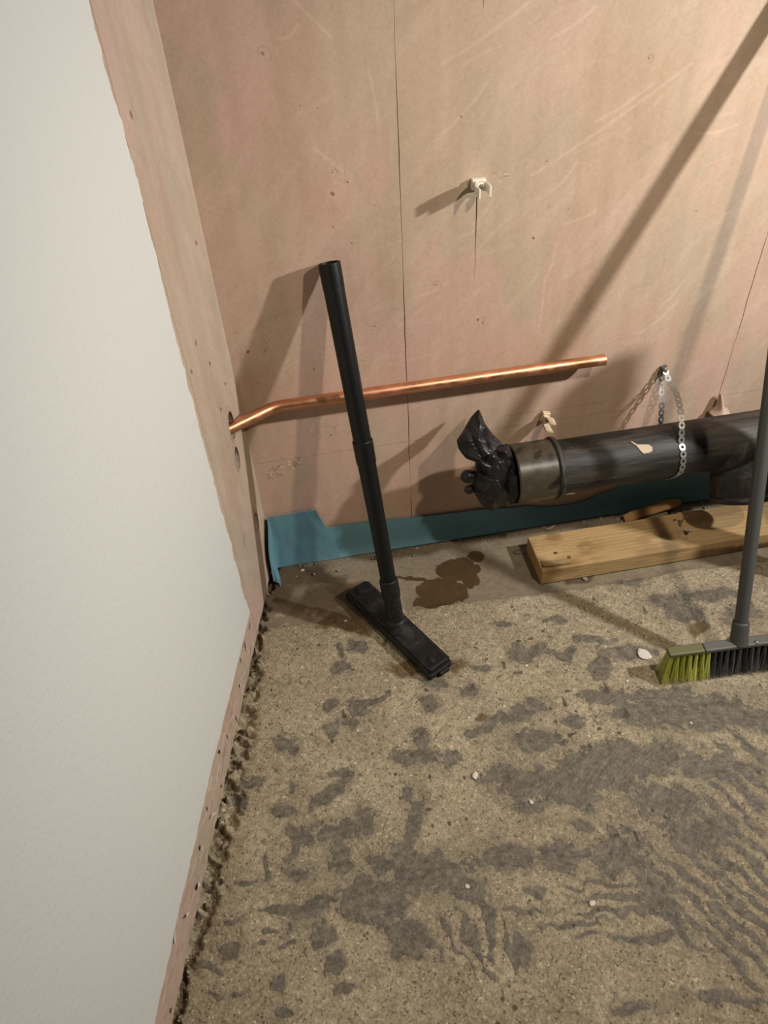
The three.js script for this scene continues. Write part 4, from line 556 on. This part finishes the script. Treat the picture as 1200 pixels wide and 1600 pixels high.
  for (let i = 0; i < 4; i++) { const z = 0.28 + rr() * 0.4; add(wallX(z) + 0.006 + rr() * 0.012, z, 0.005 + rr() * 0.003); }
  const rub = mesh('rubble', parts, matMortar); tag(rub, 'crumbled mortar rubble along the foot of the white wall', 'rubble'); rub.userData.kind = 'stuff';
  const p2 = parts.length; parts.length = 0;
  for (let i = 0; i < 230; i++) { const x = 0.02 + Math.pow(rr(), 0.8) * 0.95; add(x, 0.016 + rr() * rr() * 0.045, 0.0008 + rr() * rr() * 0.0032); }
  const rub2 = mesh('debris', parts, matStone); tag(rub2, 'fine grit and crumbs along the foot of the blue membrane', 'debris'); rub2.userData.kind = 'stuff';
}

// ---------------------------------------------------------------- out of frame: upright pipe stub, work light
{
  const t = thing('pipe_stub', 'upright capped plastic waste pipe to the right of the broom', 'pipe', null, [0.997, 0, 0.25]);
  mesh('pipe_body', lathe([[0.026, 0], [0.026, 0.63], [0.024, 0.63]], V(0, 0, 0), V(0, 1, 0), 32), matSoil, t);
  mesh('cap', lathe([[0.026, 0.61], [0.030, 0.611], [0.031, 0.615], [0.031, 0.660], [0.029, 0.664], [0, 0.664]], V(0, 0, 0), V(0, 1, 0), 32), matSoil, t);
}
{
  const mx = (LAMP_A.at[0] + LAMP_B.at[0]) / 2 + 0.1, mz = (LAMP_A.at[2] + LAMP_B.at[2]) / 2 + 0.14;
  const t = thing('work_light', 'tripod work light with two lit heads beside the camera', 'work light', null, [mx, 0, mz]);
  const matStand = std({ color: new THREE.Color(0.05, 0.05, 0.05), roughness: 0.5 }), matHouse = std({ color: new THREE.Color(0.5, 0.36, 0.03), roughness: 0.5 });
  mesh('mast', cyl(V(0, 0.25, 0), V(0, 1.04, 0), 0.014, 0.012, 20), matStand, t);
  for (let i = 0; i < 3; i++) { const a = i * 2.0944 + 0.9; mesh('leg', cyl(V(0, 0.62, 0), V(0.36 * Math.cos(a), 0.008, 0.36 * Math.sin(a)), 0.009, 0.009, 12), matStand, t); }
  const lp = [LAMP_A, LAMP_B].map((l) => { const at = V(...l.at), dir = V(...l.aim).sub(at).normalize(), back = at.clone().addScaledVector(dir, -0.045); return { ...l, at, dir, back: back.clone().sub(V(mx, 0, mz)) }; });
  mesh('crossbar', [cyl(V(0, 1.03, 0), lp[0].back.clone().addScaledVector(lp[0].dir, -0.05), 0.009, 0.009, 14), cyl(V(0, 1.03, 0), lp[1].back.clone().addScaledVector(lp[1].dir, -0.05), 0.009, 0.009, 14)], matStand, t);
  for (const l of lp) {
    mesh('lamp_housing', lathe([[0, -0.05], [0.03, -0.048], [0.052, -0.02], [0.056, 0.02], [0.053, 0.022], [0.045, 0.012], [0, 0.010]], l.back, l.dir, 36), matHouse, t);
    mesh('lamp_glass', lathe([[0, 0.018], [0.032, 0.0175], [0.034, 0.014]], l.back, l.dir, 30), new THREE.MeshStandardMaterial({ color: 0xffffff, emissive: new THREE.Color(...l.colour), emissiveIntensity: 12, roughness: 0.4 }), t);
    const s = new THREE.SpotLight(new THREE.Color(...l.colour), l.cd, 0, l.angle || 1.02, 0.9, 2); s.position.copy(l.at).sub(V(mx, 0, mz)); s.target.position.copy(l.at).addScaledVector(l.dir, 1).sub(V(mx, 0, mz)); s.name = 'lamp_light'; s.castShadow = true; s.shadow.radius = 1.4; t.add(s); t.add(s.target); s.target.name = 'lamp_aim';
  }
}
renderer.render(scene, camera);
